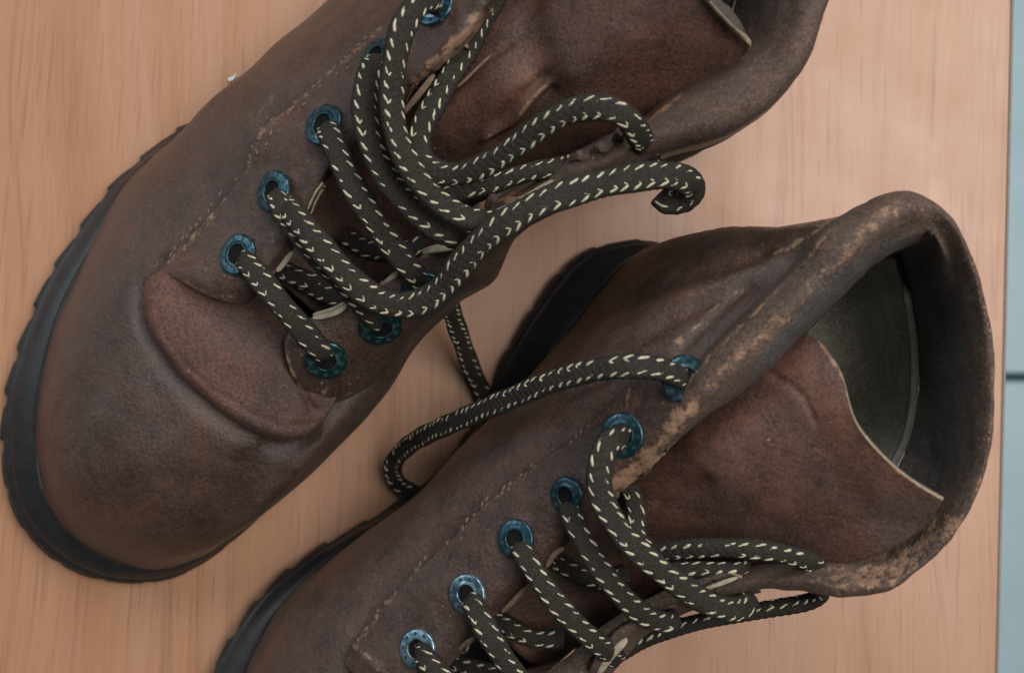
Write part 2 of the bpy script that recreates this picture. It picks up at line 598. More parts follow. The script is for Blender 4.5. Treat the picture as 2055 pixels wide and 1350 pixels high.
def lace(boot, pts, wd=0.36, th=0.25, twist=0.0, twist2=None, mat='cord', cols=((50, 1), (127, 1), (270, 1)), big=1.0, taper=(0, 0), chev=None):
    C = warr(np.array(pts, float))
    S = cr_matrix(len(C), 40 * len(C)) @ C
    seg = np.linalg.norm(np.diff(S, axis=0), axis=1)
    s = np.concatenate([[0], np.cumsum(seg)])
    wd, th = wd * 0.88, th * 0.80
    n = max(8, int(s[-1] / 0.00045))
    q = np.linspace(0, s[-1], n)
    P = np.stack([np.interp(q, s, S[:, k]) for k in range(3)], 1)
    T = np.gradient(P, axis=0)
    T /= np.linalg.norm(T, axis=1, keepdims=True)
    up = np.array([0, 0, 1.0])
    side = np.cross(T, up)
    ln = np.linalg.norm(side, axis=1, keepdims=True)
    side = side / (ln + 1e-9)
    for k in range(1, n):                           # hold the frame where the lace dives
        if ln[k] < 0.25:
            v = side[k - 1] - T[k] * (side[k - 1] @ T[k])
            side[k] = v / np.linalg.norm(v)
    if ln[0] < 0.25:
        for k in range(n - 2, -1, -1):
            if ln[k] < 0.25:
                v = side[k + 1] - T[k] * (side[k + 1] @ T[k])
                side[k] = v / np.linalg.norm(v)
    Nn = np.cross(side, T)
    tw = np.radians(np.linspace(twist, twist if twist2 is None else twist2, n) + 7 * np.sin(q * 170 + len(pts)))
    sd = side * np.cos(tw)[:, None] + Nn * np.sin(tw)[:, None]
    nn = -side * np.sin(tw)[:, None] + Nn * np.cos(tw)[:, None]
    th_ = np.arange(LACE_N) / LACE_N * 2 * math.pi
    vary = 1 + 0.05 * np.sin(q * 330 + pts[0][0])
    if taper[0]:
        vary = vary * (0.70 + 0.30 * np.clip(q / 0.010, 0, 1) ** 0.8)
    if taper[1]:
        vary = vary * (0.70 + 0.30 * np.clip((s[-1] - q) / 0.010, 0, 1) ** 0.8)

    def pos(ti, ang, extra=0.0):
        ca, sa = np.cos(ang), np.sin(ang)
        x = np.sign(ca) * np.abs(ca) ** 0.8
        y = np.sign(sa) * np.abs(sa) ** 0.9
        return ((wd * 0.01 * vary[ti] + extra) * x)[..., None] * sd[ti] + ((th * 0.01 + extra) * y)[..., None] * nn[ti] + P[ti]
    ti = np.repeat(np.arange(n), LACE_N)
    ang = np.tile(th_, n)
    colw = 10
    cl = ang / (2 * math.pi) * colw
    loc = cl - np.floor(cl) - 0.5
    sg = np.where(np.floor(cl) % 2 == 0, 1, -1)
    ph = q[ti] / 0.0024 + sg * loc * 0.9
    ex = 0.00040 * (np.abs(np.sin(math.pi * ph)) * 1.1 - 0.45) + 0.00012 * np.cos(loc * math.pi)
    V = pos(ti, ang, ex)
    idx = np.arange(n * LACE_N).reshape(n, LACE_N)
    a, b = idx[:-1], idx[1:]
    F = np.stack([a, np.roll(a, -1, 1), np.roll(b, -1, 1), b], -1).reshape(-1, 4)[:, ::-1]
    faces = [tuple(f) for f in F] + [tuple(idx[0]), tuple(idx[-1][::-1])]
    o = mesh_obj('lace_span', V, faces, M[mat], boot.e, boot.base)
    # cream flecks: short woven stitches lying on the cord
    FV, FF = [], []
    cross = 6
    sp = 0.0038 * big
    if chev is None:
        chev = random.choice((0.1, 0.25, 0.5))

    def fleck(q0, q1, a0, a1, width):
        base = len(FV)
        m = 6
        for i in range(m + 1):
            f = i / m
            qq = q0 + (q1 - q0) * f
            aa = a0 + (a1 - a0) * f
            k = int(np.clip(np.searchsorted(q, qq), 1, n - 2))
            ctr = pos(np.array([k]), np.array([aa]), np.array([0.00008]))[0]
            nrm = pos(np.array([k]), np.array([aa]), np.array([0.001]))[0] - ctr
            nrm /= np.linalg.norm(nrm)
            run = T[k]
            sv = np.cross(nrm, run)
            sv = sv / np.linalg.norm(sv)
            rr = width * math.sqrt(max(0.03, 1 - (2 * f - 1) ** 2)) * (0.75 + 0.5 * f)
            for j in range(cross):
                an = j / cross * 2 * math.pi
                FV.append(ctr + sv * rr * math.cos(an) + nrm * rr * 0.62 * math.sin(an))
        for i in range(m):
            for j in range(cross):
                FF.append((base + i * cross + j, base + i * cross + (j + 1) % cross,
                           base + (i + 1) * cross + (j + 1) % cross, base + (i + 1) * cross + j))
    for ci, (deg, sgn) in enumerate(cols):
        a = math.radians(deg)
        k = 0
        qq = 0.001 + 0.0009 * ci
        while qq < s[-1] - 0.003:
            j = random.uniform(-1, 1)
            if random.random() > 0.035:
                ln_ = sp * random.uniform(0.62, 0.84)
                fleck(qq, qq + ln_, a + math.radians(j * 4 - 13 * sgn), a + math.radians(j * 4 + 13 * sgn), 0.00048 * random.uniform(0.7, 1.25) * (1.0 if ci != 1 else 0.85))
                if ci == 0 and random.random() < chev:   # the second leg that makes a chevron
                    fleck(qq + ln_ * 0.45, qq + ln_, a + math.radians(j * 4 + 28 * sgn), a + math.radians(j * 4 + 12 * sgn), 0.00036)
            qq += sp * random.uniform(0.94, 1.06)
    if FV:
        f = mesh_obj('cream_thread', np.array(FV), FF, M['cream'], o, boot.base)
        f['kind'] = 'stuff'
    return o


# ------------------------------------------------------------------ eyelets
def lathe(profile, n=40):
    V, F = [], []
    for r, z in profile:
        for k in range(n):
            a = 2 * math.pi * k / n
            V.append((r * math.cos(a), r * math.sin(a), z))
    for i in range(len(profile) - 1):
        for k in range(n):
            F.append((i * n + k, i * n + (k + 1) % n, (i + 1) * n + (k + 1) % n, (i + 1) * n + k))
    return V, F


EY = {}


def eyelet(boot, key, px, py, mat, R=0.58, tilt=(0, 0), lift=0.0, dimples=9):
    p, nrm = on_surf(boot, key, px, py, lift)
    nrm = Vector(nrm) + Vector((tilt[0], tilt[1], 0))
    nrm.normalize()
    kk = (mat, R)
    if kk not in EY:
        r = R * 0.01
        prof = [(r * .47, -.0012), (r * .46, .0002), (r * .47, .00072), (r * .50, .00092), (r * .54, .00088), (r * .58, .00066), (r * .72, .00062),
                (r * .88, .00056), (r * .95, .00046), (r * 1.0, .00012), (r * 1.0, -.0006)]
        V, F = lathe(prof)
        F = [f[::-1] for f in F]
        nv = len(V)
        n = 40
        V += [(r * .47 * math.cos(2 * math.pi * k / n), r * .47 * math.sin(2 * math.pi * k / n), 0.00022) for k in range(n)]
        F.append(tuple(range(nv, nv + n)))  # flat cap coloured dark as the shaded boot interior; leather below is uncut
        me = bpy.data.meshes.new('eyelet')
        me.from_pydata(V, [], F)
        me.materials.append(M[mat])
        me.materials.append(M['hole_shade'])
        me.polygons.foreach_set('use_smooth', [True] * len(me.polygons))
        me.polygons[-1].material_index = 1
        dv, df = lathe([(r * .105, .00002), (r * .095, .00010), (r * .06, .00011), (r * .002, .00006)], 10)
        dm = bpy.data.meshes.new('dimple')
        dm.from_pydata(dv, [], df)
        dm.materials.append(M['dimple'])
        EY[kk] = (me, dm, r)
    me, dm, r = EY[kk]
    o = bpy.data.objects.new('eyelet', me)
    col.objects.link(o)
    o.parent = boot.e
    q = nrm.to_track_quat('Z', 'Y')
    o.matrix_local = Matrix.Translation(Vector(p) - Vector(boot.base)) @ q.to_matrix().to_4x4() @ Matrix.Rotation(random.random(), 4, 'Z')
    for k in range(dimples):
        a = 2 * math.pi * k / dimples
        d = bpy.data.objects.new('dimple', dm)
        col.objects.link(d)
        d.parent = o
        d.location = (r * .75 * math.cos(a), r * .75 * math.sin(a), .00059)
        d.rotation_euler = (0, 0.03, a)
    return o


# ------------------------------------------------------------------ stitches
def stitch_mesh(L, r):
    V, F = [], []
    m, c = 6, 7
    for i in range(m + 1):
        f = i / m
        rr = r * math.sqrt(max(0.05, 1 - (2 * f - 1) ** 2))
        x = (f - 0.5) * L
        z = 0.45 * r * (1 - (2 * f - 1) ** 2)
        for j in range(c):
            a = 2 * math.pi * j / c
            V.append((x, rr * math.cos(a), z + rr * 0.6 * math.sin(a)))
    for i in range(m):
        for j in range(c):
            F.append((i * c + j, (i + 1) * c + j, (i + 1) * c + (j + 1) % c, i * c + (j + 1) % c))
    me = bpy.data.meshes.new('stitch')
    me.from_pydata(V, [], F)
    me.materials.append(M['thread'])
    me.polygons.foreach_set('use_smooth', [True] * len(me.polygons))
    return me


STITCH = stitch_mesh(0.0021, 0.00060)


def stitches(boot, key, parent, poly, step=17, skip=0.1, jitter=2.0, slant=0.0, lift=-0.03):
    poly = np.array(poly, float)
    S = cr_matrix(len(poly), 60 * len(poly)) @ poly
    s = np.concatenate([[0], np.cumsum(np.linalg.norm(np.diff(S, axis=0), axis=1))])
    t = 4.0
    while t < s[-1]:
        if random.random() > skip:
            c = np.array([np.interp(t, s, S[:, k]) for k in range(2)]) + rng.normal(0, jitter * .5, 2)
            c2 = np.array([np.interp(t + 3, s, S[:, k]) for k in range(2)])
            c1 = np.array([np.interp(t - 3, s, S[:, k]) for k in range(2)])
            p, nrm = on_surf(boot, key, c[0], c[1], lift)
            pa, _ = on_surf(boot, key, c1[0], c1[1])
            pb, _ = on_surf(boot, key, c2[0], c2[1])
            x = Vector(pb) - Vector(pa)
            z = Vector(nrm)
            x = (x - z * x.dot(z)).normalized()
            y = z.cross(x)
            R = Matrix((x, y, z)).transposed().to_4x4()
            o = bpy.data.objects.new('stitch', STITCH)
            col.objects.link(o)
            o.parent = parent
            k = random.uniform(0.7, 1.15)
            o.matrix_local = Matrix.Translation(Vector(p) - Vector(boot.base)) @ R @ Matrix.Rotation(slant + random.uniform(-.2, .2), 4, 'Z') @ Matrix.Diagonal((k, random.uniform(.7, 1.2), random.uniform(.6, 1), 1))
        t += step * random.uniform(0.9, 1.1)

# ================================================================== BOOT ONE: upper left, lying toe to the left
A = Boot('leather_boot', 'worn brown leather boot showing its whole round toe, with a lace loop overhanging the desk', tuple(w(700, 450, 0)))

sole(A,
     [(345, 268), (285, 318), (235, 362), (185, 425), (140, 490), (95, 560), (60, 640), (30, 720), (10, 800), (3, 880), (8, 960), (28, 1030),
      (70, 1090), (130, 1137), (200, 1163), (280, 1170), (350, 1158), (415, 1125), (490, 1066), (560, 998), (620, 925), (680, 835), (715, 760),
      (750, 660), (810, 560), (880, 470), (960, 390), (1040, 300), (1120, 190), (1190, 60), (1200, -60), (1150, -160), (1050, -200),
      (940, -170), (830, -100), (710, 5), (590, 112), (470, 210), (405, 240)],
     [(350, 285), (293, 325), (250, 378), (215, 433), (180, 503), (143, 568), (112, 640), (90, 720), (74, 800), (70, 880), (76, 960), (100, 1018),
      (140, 1068), (195, 1108), (250, 1132), (300, 1143), (355, 1136), (412, 1112), (478, 1056), (548, 985), (605, 915), (660, 825), (700, 750),
      (738, 655), (798, 550), (865, 462), (945, 380), (1025, 290), (1100, 180), (1165, 60), (1175, -50), (1130, -140), (1045, -175),
      (945, -150), (840, -85), (722, 15), (603, 122), (482, 222), (412, 250)], 26, 92,
     mask=lambda O: np.clip((1010 - O[:, 1]) / 160, 0.12, 1))

vampA = [
    [(905, -190, 2), (850, -190, 5.0), (880, -140, 8), (930, -80, 10), (1010, -20, 11.4)],
    [(700, 15, 2), (650, 8, 4.8), (672, 22, 7), (715, 55, 8.9), (765, 85, 10.0)],
    [(600, 110, 2), (560, 84, 4.6), (575, 98, 6.6), (620, 135, 8.4), (672, 165, 9.2)],
    [(522, 172, 2), (504, 136, 4.5), (517, 148, 6.2), (555, 185, 7.7), (608, 232, 8.7)],
    [(440, 238, 2), (415, 207, 4.2), (428, 224, 5.6), (468, 268, 7.1), (520, 325, 8.1)],
    [(345, 283, 2), (347, 287, 3.4), (366, 305, 4.9), (412, 355, 6.5), (470, 412, 7.4)],
    [(245, 380, 2), (258, 390, 3.6), (290, 408, 5.1), (350, 440, 6.4), (425, 470, 7.1)],
    [(165, 535, 2), (180, 536, 3.8), (215, 540, 5.2), (275, 545, 6.2), (370, 548, 6.8)],
    [(102, 680, 2), (120, 678, 3.9), (165, 672, 5.2), (235, 660, 6.1), (340, 636, 6.6)],
    [(71, 850, 2), (92, 845, 4.0), (150, 825, 5.3), (245, 783, 6.2), (390, 718, 6.7)],
    [(92, 1000, 2), (112, 975, 4.0), (168, 935, 5.3), (275, 862, 6.2), (455, 782, 6.8)],
    [(163, 1088, 2), (182, 1062, 3.9), (232, 1008, 5.2), (330, 922, 6.2), (512, 824, 6.8)],
    [(292, 1143, 2), (302, 1112, 3.8), (335, 1052, 5.1), (410, 955, 6.0), (566, 845, 6.8)],
    [(402, 1117, 2), (410, 1098, 3.6), (440, 1035, 4.9), (505, 948, 5.9), (600, 832, 6.5)],
    [(478, 1058, 2), (492, 1060, 3.6), (520, 1028, 4.9), (570, 948, 5.9), (630, 815, 6.5)],
    [(605, 918, 2), (637, 938, 4.2), (634, 922, 5.5), (648, 880, 6.4), (655, 790, 6.6)],
    [(700, 775, 2), (762, 802, 4.5), (762, 784, 5.8), (752, 755, 6.7), (715, 700, 7.0)],
    [(770, 640, 2), (832, 690, 5.2), (830, 676, 6.6), (812, 655, 7.6), (780, 625, 8.2)],
    [(875, 520, 2), (922, 600, 6.5), (918, 585, 8), (905, 562, 8.9), (868, 530, 9.3)],
    [(970, 400, 2), (1040, 466, 7.5), (1034, 455, 9), (1016, 438, 9.8), (990, 412, 10.2)],
    [(1070, 300, 2), (1190, 362, 9), (1186, 355, 10.3), (1172, 344, 11), (1155, 330, 11.2)],
    [(1130, 200, 2), (1285, 328, 10.5), (1282, 318, 11.6), (1275, 305, 12.0), (1262, 292, 12.0)],
]
patch(A, 'vamp', 'vamp', vampA, 190, 64, [M['leather'], M['leather'], M['under']], 0.2, 0.035, 45, 1.0,
      creases=[([(330, 520), (285, 580), (290, 650), (340, 740), (400, 800), (480, 862), (560, 896), (625, 876)], 16, -0.16),
               ([(480, 165), (530, 185), (540, 225), (500, 245)], 13, 0.03),
               ([(640, 835), (700, 800), (740, 760)], 20, -0.03)],
      wear=[([(500, 168), (545, 172), (552, 200), (525, 225), (470, 240)], 9, 0.5), ([(640, 60), (560, 120), (505, 160)], 14, 0.22),
            ([(330, 535), (280, 590), (290, 650)], 10, 0.3), ([(660, 830), (720, 775)], 20, 0.3), ([(830, 690), (760, 800), (640, 935)], 12, 0.25),
            ([(90, 1000), (120, 1045), (190, 1100)], 10, 0.25)],
      rust=[([(215, 420), (140, 560), (90, 720), (75, 860), (100, 1000), (170, 1085)], 34, 0.8), ([(640, 60), (560, 110), (480, 180)], 25, 0.35), ([(700, 860), (640, 920), (560, 1000)], 26, 0.5), ([(420, 700), (500, 800), (420, 860), (330, 820)], 60, 0.45)],
      label='rounded toe and sides in scuffed dark brown leather')

lipA = [
    [(328, 540, 7.05), (345, 548, 7.35), (372, 558, 7.43), (410, 568, 7.4), (455, 570, 7.3), (520, 555, 7)],
    [(294, 562, 7.01), (310, 578, 7.35), (345, 595, 7.39), (400, 608, 7.4), (460, 605, 7.26), (540, 585, 6.95)],
    [(286, 610, 6.96), (304, 620, 7.35), (348, 632, 7.44), (410, 642, 7.5), (480, 638, 7.36), (560, 610, 7.05)],
    [(300, 665, 6.96), (318, 670, 7.35), (360, 676, 7.44), (430, 680, 7.55), (500, 666, 7.41), (575, 630, 7.05)],
    [(345, 735, 7.01), (362, 734, 7.35), (400, 728, 7.49), (465, 715, 7.6), (530, 690, 7.46), (592, 648, 7.05)],
    [(402, 790, 7.06), (418, 786, 7.4), (452, 772, 7.49), (510, 745, 7.6), (565, 712, 7.46), (610, 665, 7.05)],
    [(470, 843, 7.06), (482, 836, 7.4), (512, 818, 7.49), (558, 780, 7.55), (600, 735, 7.41), (632, 685, 7.05)],
    [(545, 879, 7.06), (555, 869, 7.35), (578, 848, 7.39), (608, 812, 7.4), (635, 765, 7.26), (655, 710, 7.05)],
    [(605, 880, 6.85), (612, 868, 7.05), (625, 850, 7.08), (645, 820, 7.04), (660, 780, 7.06), (675, 730, 6.95)],
    [(650, 850, 6.65), (652, 842, 6.85), (660, 828, 6.93), (672, 805, 7), (685, 770, 7), (700, 735, 6.9)],
]
patch(A, 'lip', 'tongue_base', lipA, 110, 60, [M['lip'], M['darkedge'], M['under']], 0.2, 0.03, 70, 4.0,
      creases=[([(335, 560), (312, 610), (325, 665), (365, 725), (425, 780), (500, 828), (570, 855), (630, 850)], 7, -0.035), ([(578, 690), (592, 745), (612, 790), (628, 820)], 9, -0.18)],
      wear=[([(470, 780), (540, 830), (600, 860)], 26, 0.3), ([(345, 640), (380, 700), (440, 760)], 18, 0.25), ([(290, 570), (287, 610), (302, 665), (345, 733)], 5, 0.35)],
      label='rusty brown rounded tongue piece lapping over the toe')

qleftA = [
    [(322, 540, 7.0), (352, 556, 7.5), (385, 577, 7.9), (432, 600, 8.1), (484, 609, 8.2), (524, 590, 8.2)],
    [(332, 528, 7.05), (365, 538, 7.65), (402, 550, 8.1), (448, 566, 8.4), (500, 575, 8.55), (545, 560, 8.5)],
    [(352, 505, 7.15), (392, 518, 7.8), (430, 528, 8.3), (474, 535, 8.65), (524, 538, 8.8), (568, 526, 8.6)],
    [(408, 444, 7.4), (452, 456, 8.1), (490, 468, 8.6), (530, 478, 8.9), (568, 486, 9.0), (598, 488, 8.8)],
    [(450, 398, 7.8), (496, 402, 8.5), (535, 410, 8.95), (575, 418, 9.25), (606, 424, 9.35), (628, 422, 9.1)],
    [(492, 338, 8.2), (545, 338, 8.95), (585, 345, 9.4), (622, 352, 9.7), (648, 356, 9.8), (665, 352, 9.5)],
    [(524, 258, 8.7), (580, 266, 9.3), (630, 275, 9.85), (675, 283, 10.1), (706, 288, 10.15), (724, 284, 9.8)],
    [(590, 208, 8.9), (645, 206, 9.7), (695, 212, 10.2), (740, 222, 10.5), (775, 236, 10.5), (795, 240, 10.1)],
    [(655, 145, 9.4), (712, 140, 10.15), (760, 144, 10.7), (800, 155, 11), (822, 168, 11.1), (834, 176, 10.7)],
    [(765, 52, 10.1), (805, 62, 10.8), (838, 84, 11.3), (860, 108, 11.6), (874, 128, 11.6), (884, 138, 11.2)],
    [(830, -5, 10.8), (862, 15, 11.5), (890, 45, 12.0), (912, 72, 12.2), (926, 85, 12.1), (934, 92, 11.6)],
    [(890, -60, 11.3), (915, -30, 12.0), (938, 5, 12.4), (955, 25, 12.5), (966, 34, 12.4), (974, 38, 11.9)],
    [(970, -130, 12), (985, -100, 12.6), (1000, -70, 12.9), (1015, -55, 12.9), (1025, -50, 12.7), (1030, -48, 12.4)],
]
ql = patch(A, 'ql', 'eyelet_flap', qleftA, 150, 70, [M['leather'], M['rawedge'], M['under']], 0.17, 0.05, 60, 8.0,
           creases=[([(360, 545), (420, 570), (490, 580), (540, 560)], 22, 0.05), ([(385, 520), (330, 540)], 8, -0.05),
                    ([(560, 480), (600, 470)], 20, 0.06)],
           edge_wear=[('v1', 0.05, 0.7)],
           wear=[([(872, 137), (898, 118), (932, 83), (960, 40)], 26, 0.95), ([(836, 170), (872, 140)], 20, 0.75), ([(545, 478), (575, 520)], 20, 0.55), ([(480, 600), (420, 590), (350, 556)], 9, 0.4),
                 ([(340, 530), (410, 450)], 14, 0.35), ([(505, 570), (470, 560), (400, 535)], 6, 0.45), ([(490, 345), (525, 260), (590, 210), (760, 55)], 12, 0.55), ([(340, 530), (400, 455), (450, 398)], 14, 0.5),
                 ([(610, 410), (650, 360)], 12, 0.4)], fray=0.12,
           label='left eyelet flap with a rubbed tan upper edge and curled front corner')

qrightA = [
    [(592, 652, 8.2), (576, 672, 8.25), (571, 702, 8.1), (581, 745, 7.7), (601, 785, 7.2), (624, 816, 6.7)],
    [(612, 640, 8.4), (602, 672, 8.5), (602, 710, 8.3), (614, 750, 7.9), (632, 788, 7.3), (652, 818, 6.5)],
    [(650, 630, 8.6), (645, 665, 8.6), (650, 710, 8.4), (664, 750, 8.0), (682, 785, 7.3), (704, 806, 6.3)],
    [(700, 605, 8.9), (704, 640, 8.9), (716, 680, 8.6), (732, 715, 8.0), (750, 745, 7.3), (776, 772, 5.8)],
    [(755, 572, 9.2), (768, 605, 9.2), (785, 640, 8.9), (802, 665, 8.4), (820, 680, 7.7), (834, 690, 6.6)],
    [(820, 530, 9.6), (842, 560, 9.7), (865, 585, 9.5), (888, 600, 9.0), (905, 607, 8.3), (915, 612, 7)],
    [(880, 490, 10.1), (908, 510, 10.2), (938, 530, 10.0), (966, 545, 9.5), (985, 552, 8.7), (995, 560, 7.4)],
    [(945, 440, 10.6), (985, 450, 10.8), (1022, 465, 10.6), (1036, 462, 9.6), (1044, 466, 8.6), (1040, 465, 7.2)],
    [(1020, 395, 11.1), (1065, 395, 11.3), (1105, 405, 11.1), (1125, 400, 10.0), (1130, 402, 9.0), (1125, 400, 7.8)],
]
qr = patch(A, 'qr', 'eyelet_flap', qrightA, 110, 60, [M['leather'], M['leather'], M['under']], 0.17, 0.045, 60, 12.0,
           creases=[([(640, 800), (690, 760), (740, 720)], 14, -0.03)],
           edge_wear=[('v0', 0.06, 0.6)],
           wear=[([(592, 655), (572, 690), (585, 745), (622, 812)], 5, 0.65), ([(600, 690), (612, 705)], 14, 0.6),
                 ([(640, 800), (655, 780)], 8, 0.6), ([(700, 790), (730, 760)], 16, 0.4), ([(820, 690), (780, 770)], 16, 0.3), ([(1020, 400), (1100, 400)], 22, 0.8)],
           label='right eyelet flap, curled at its front corner')

tongueA = [
    [(520, 545, 6.2), (570, 575, 6.2), (612, 610, 6.2), (650, 650, 6.2), (690, 690, 6.0)],
    [(590, 440, 6.2), (640, 475, 6.2), (690, 515, 6.2), (740, 550, 6.2), (790, 590, 6.0)],
    [(690, 310, 7.1), (745, 355, 7.1), (800, 400, 7.1), (850, 440, 6.9), (900, 480, 6.6)],
    [(790, 200, 8.9), (855, 255, 9.6), (920, 310, 9.4), (980, 360, 8.6), (1040, 400, 7.6)],
    [(885, 95, 9.7), (965, 150, 10.8), (1040, 195, 11.4), (1110, 250, 10.6), (1185, 315, 8.6)],
    [(985, -20, 10.6), (1080, 40, 12.1), (1165, 95, 12.8), (1245, 160, 12.2), (1300, 262, 9.8)],
    [(1080, -110, 11.8), (1185, -50, 13.4), (1280, 5, 14.0), (1370, 80, 13.5), (1428, 172, 12.0)],
    [(1150, -170, 13), (1260, -120, 14.2), (1360, -60, 14.7), (1450, 15, 14.3), (1490, 115, 13.2)],
    [(1170, -190, 13.2), (1290, -145, 14.4), (1390, -30, 14.7), (1465, 55, 14.3), (1506, 92, 13.8)],
]
patch(A, 'tongue', 'tongue', tongueA, 130, 90, [M['tongue'], M['rawedge'], M['under']], 0.14, 0.09, 30, 21.0,
      creases=[([(1095, 178), (1060, 205), (1030, 245), (975, 272)], 9, 0.16), ([(1108, 196), (1076, 222), (1046, 260), (990, 286)], 14, -0.22), ([(1080, 165), (1040, 200), (1000, 245)], 16, -0.16), ([(1050, -20), (1055, 60), (1070, 140), (1110, 190)], 45, -0.35),
               ([(1000, 70), (985, 180), (960, 240)], 60, 0.18), ([(1250, 80), (1150, 200)], 60, 0.12), ([(880, 300), (930, 250), (1000, 200)], 30, -0.1), ([(1020, 95), (905, 185)], 7, -0.12)],
      wear=[([(1092, 180), (1060, 208), (1030, 248), (978, 272)], 8, 0.75), ([(1050, 130), (1075, 160)], 30, 0.30), ([(1390, -30), (1465, 55), (1506, 92)], 5, 0.8)], wearnoise=0.4,
      rust=[([(1065, 130), (1050, 190), (1010, 235)], 34, 1.0), ([(960, 150), (900, 260)], 40, 0.7), ([(1150, 20), (1250, 40), (1330, 120)], 60, 0.4)],
      label='broad upper tongue with a folded crease and pale cut top edge')

collarA = [
    [(950, 415, 9.2), (975, 425, 10.5), (1000, 430, 11.0), (1030, 432, 11.1), (1060, 436, 10.6), (1065, 450, 9.0)],
    [(1050, 360, 9.6), (1062, 375, 11.0), (1085, 385, 11.5), (1110, 392, 11.5), (1135, 402, 11.0), (1140, 415, 9.6)],
    [(1140, 314, 9.3), (1146, 322, 11.6), (1165, 338, 12.1), (1190, 350, 12.1), (1215, 362, 11.6), (1218, 375, 10)],
    [(1216, 270, 9.3), (1224, 279, 12.0), (1240, 295, 12.5), (1262, 308, 12.6), (1285, 326, 12.0), (1280, 332, 10.4)],
    [(1278, 242, 9.8), (1287, 252, 12.0), (1305, 265, 12.7), (1325, 280, 12.9), (1345, 300, 12.4), (1338, 305, 10.6)],
    [(1320, 175, 10.4), (1352, 205, 12.2), (1385, 225, 13.1), (1420, 248, 13.5), (1455, 268, 13.1), (1445, 272, 11)],
    [(1380, 130, 10.3), (1425, 158, 12.4), (1468, 175, 13.5), (1512, 198, 14.0), (1545, 215, 13.6), (1530, 216, 11.2)],
    [(1430, 90, 10), (1490, 108, 12.4), (1535, 110, 13.6), (1582, 122, 14.3), (1615, 130, 13.9), (1598, 130, 11.4)],
    [(1460, 25, 9.6), (1520, 38, 12.2), (1570, 32, 13.6), (1620, 32, 14.4), (1652, 36, 14.0), (1632, 36, 11.4)],
    [(1480, -60, 9.4), (1540, -60, 12.2), (1590, -68, 13.6), (1645, -70, 14.4), (1680, -68, 14.0), (1655, -64, 11.4)],
    [(1470, -160, 9.4), (1530, -180, 12.2), (1580, -200, 13.6), (1630, -215, 14.4), (1660, -222, 14.0), (1638, -215, 11.4)],
    [(1380, -260, 9.4), (1420, -300, 12.2), (1450, -330, 13.6), (1480, -360, 14.4), (1500, -375, 14.0), (1480, -365, 11.4)],
    [(1250, -280, 9.4), (1240, -330, 12.2), (1230, -370, 13.6), (1225, -400, 14.4), (1220, -420, 14.0), (1215, -405, 11.4)],
    [(1140, -200, 9.6), (1110, -220, 12.0), (1085, -240, 13.2), (1060, -255, 13.8), (1040, -265, 13.4), (1035, -255, 11.2)],
    [(1085, -130, 10), (1060, -120, 12.0), (1035, -110, 12.7), (1015, -105, 12.9), (990, -100, 12.5), (980, -95, 11)],
]
patch(A, 'collar', 'collar', collarA, 170, 60, [M['brushed'], M['rawedge'], M['under']], 0.18, 0.05, 60, 31.0,
      creases=[([(1150, 318), (1200, 300), (1250, 285)], 9, 0.10), ([(1300, 265), (1420, 200), (1520, 110)], 30, 0.06)],
      edge_wear=[('v0', 0.06, 0.3)],
      wear=[([(970, 420), (1040, 405), (1100, 385)], 26, 1.0), ([(1290, 250), (1345, 212), (1365, 196)], 7, 0.85), ([(1380, 230), (1440, 245)], 40, 0.3), ([(1100, 395), (1200, 355)], 16, 0.35)],
      label='collar with its brushed brown inner face turned up')
# outside wall of the shaft below the collar, and the lining inside it
outA = []
for row in collarA[2:]:
    x, y, h = row[5]
    g = w(x, y, h)
    c = w(1330, -60, 8)
    def at(f, z):
        q = np.array([c[0] + (g[0] - c[0]) * f, c[1] + (g[1] - c[1]) * f, z])
        pq = proj(q)
        return (pq[0], pq[1], z * 100)
    outA.append([(x, y, h), at(.97, .085), at(.93, .055), at(.9, .02)])
patch(A, 'outer', 'shaft', outA, 110, 30, [M['leather'], M['darkedge'], M['under']], 0.18, 0.05, 50, 33.0)
linA = []
for row in collarA[4:]:
    x, y, h = row[0]
    g = w(x, y, h)
    c = w(1280, -30, 5)
    def at(f, z):
        q = np.array([c[0] + (g[0] - c[0]) * f, c[1] + (g[1] - c[1]) * f, z])
        pq = proj(q)
        return (pq[0], pq[1], z * 100)
    linA.append([at(1.03, g[2] + .004), at(.99, .085), at(.94, .06), at(.85, .035), at(.3, .03)])
patch(A, 'lining', 'lining', linA, 110, 50, [M['lining'], M['lining'], M['under']], 0.12, 0.05, 50, 35.0,
      edge_wear=[('v0', 0.03, 0.7)], label='dark inner lining of the shaft')

# welt crescents: pale cut edges of the lining between the eyelets
def strip(boot, name, pts, wd, mat, th=0.1, label=None):
    C = warr(np.array(pts, float))
    n = 12 * len(C)
    S = cr_matrix(len(C), n) @ C
    T = np.gradient(S, axis=0)
    T /= np.linalg.norm(T, axis=1, keepdims=True)
    sd = np.cross(T, [0, 0, 1.0])
    V, F = [], []
    c = 8
    for k in range(n):
        f = k / (n - 1)
        ww = wd * 0.01 * math.sqrt(max(.06, 1 - abs(2 * f - 1) ** 5))
        for j in range(c):
            a = 2 * math.pi * j / c
            V.append(S[k] + sd[k] * ww * math.cos(a) + np.array([0, 0, 1]) * th * 0.01 * (math.sin(a) + 0.35 * math.sin(3 * a)))
    for k in range(n - 1):
        for j in range(c):
            F.append((k * c + j, k * c + (j + 1) % c, (k + 1) * c + (j + 1) % c, (k + 1) * c + j))
    F += [tuple(range(c))[::-1], tuple(range((n - 1) * c, n * c))]
    o = mesh_obj(name, np.array(V), [f[::-1] for f in F], M[mat], boot.e, boot.base)
    if label:
        o['label'] = label
    return o


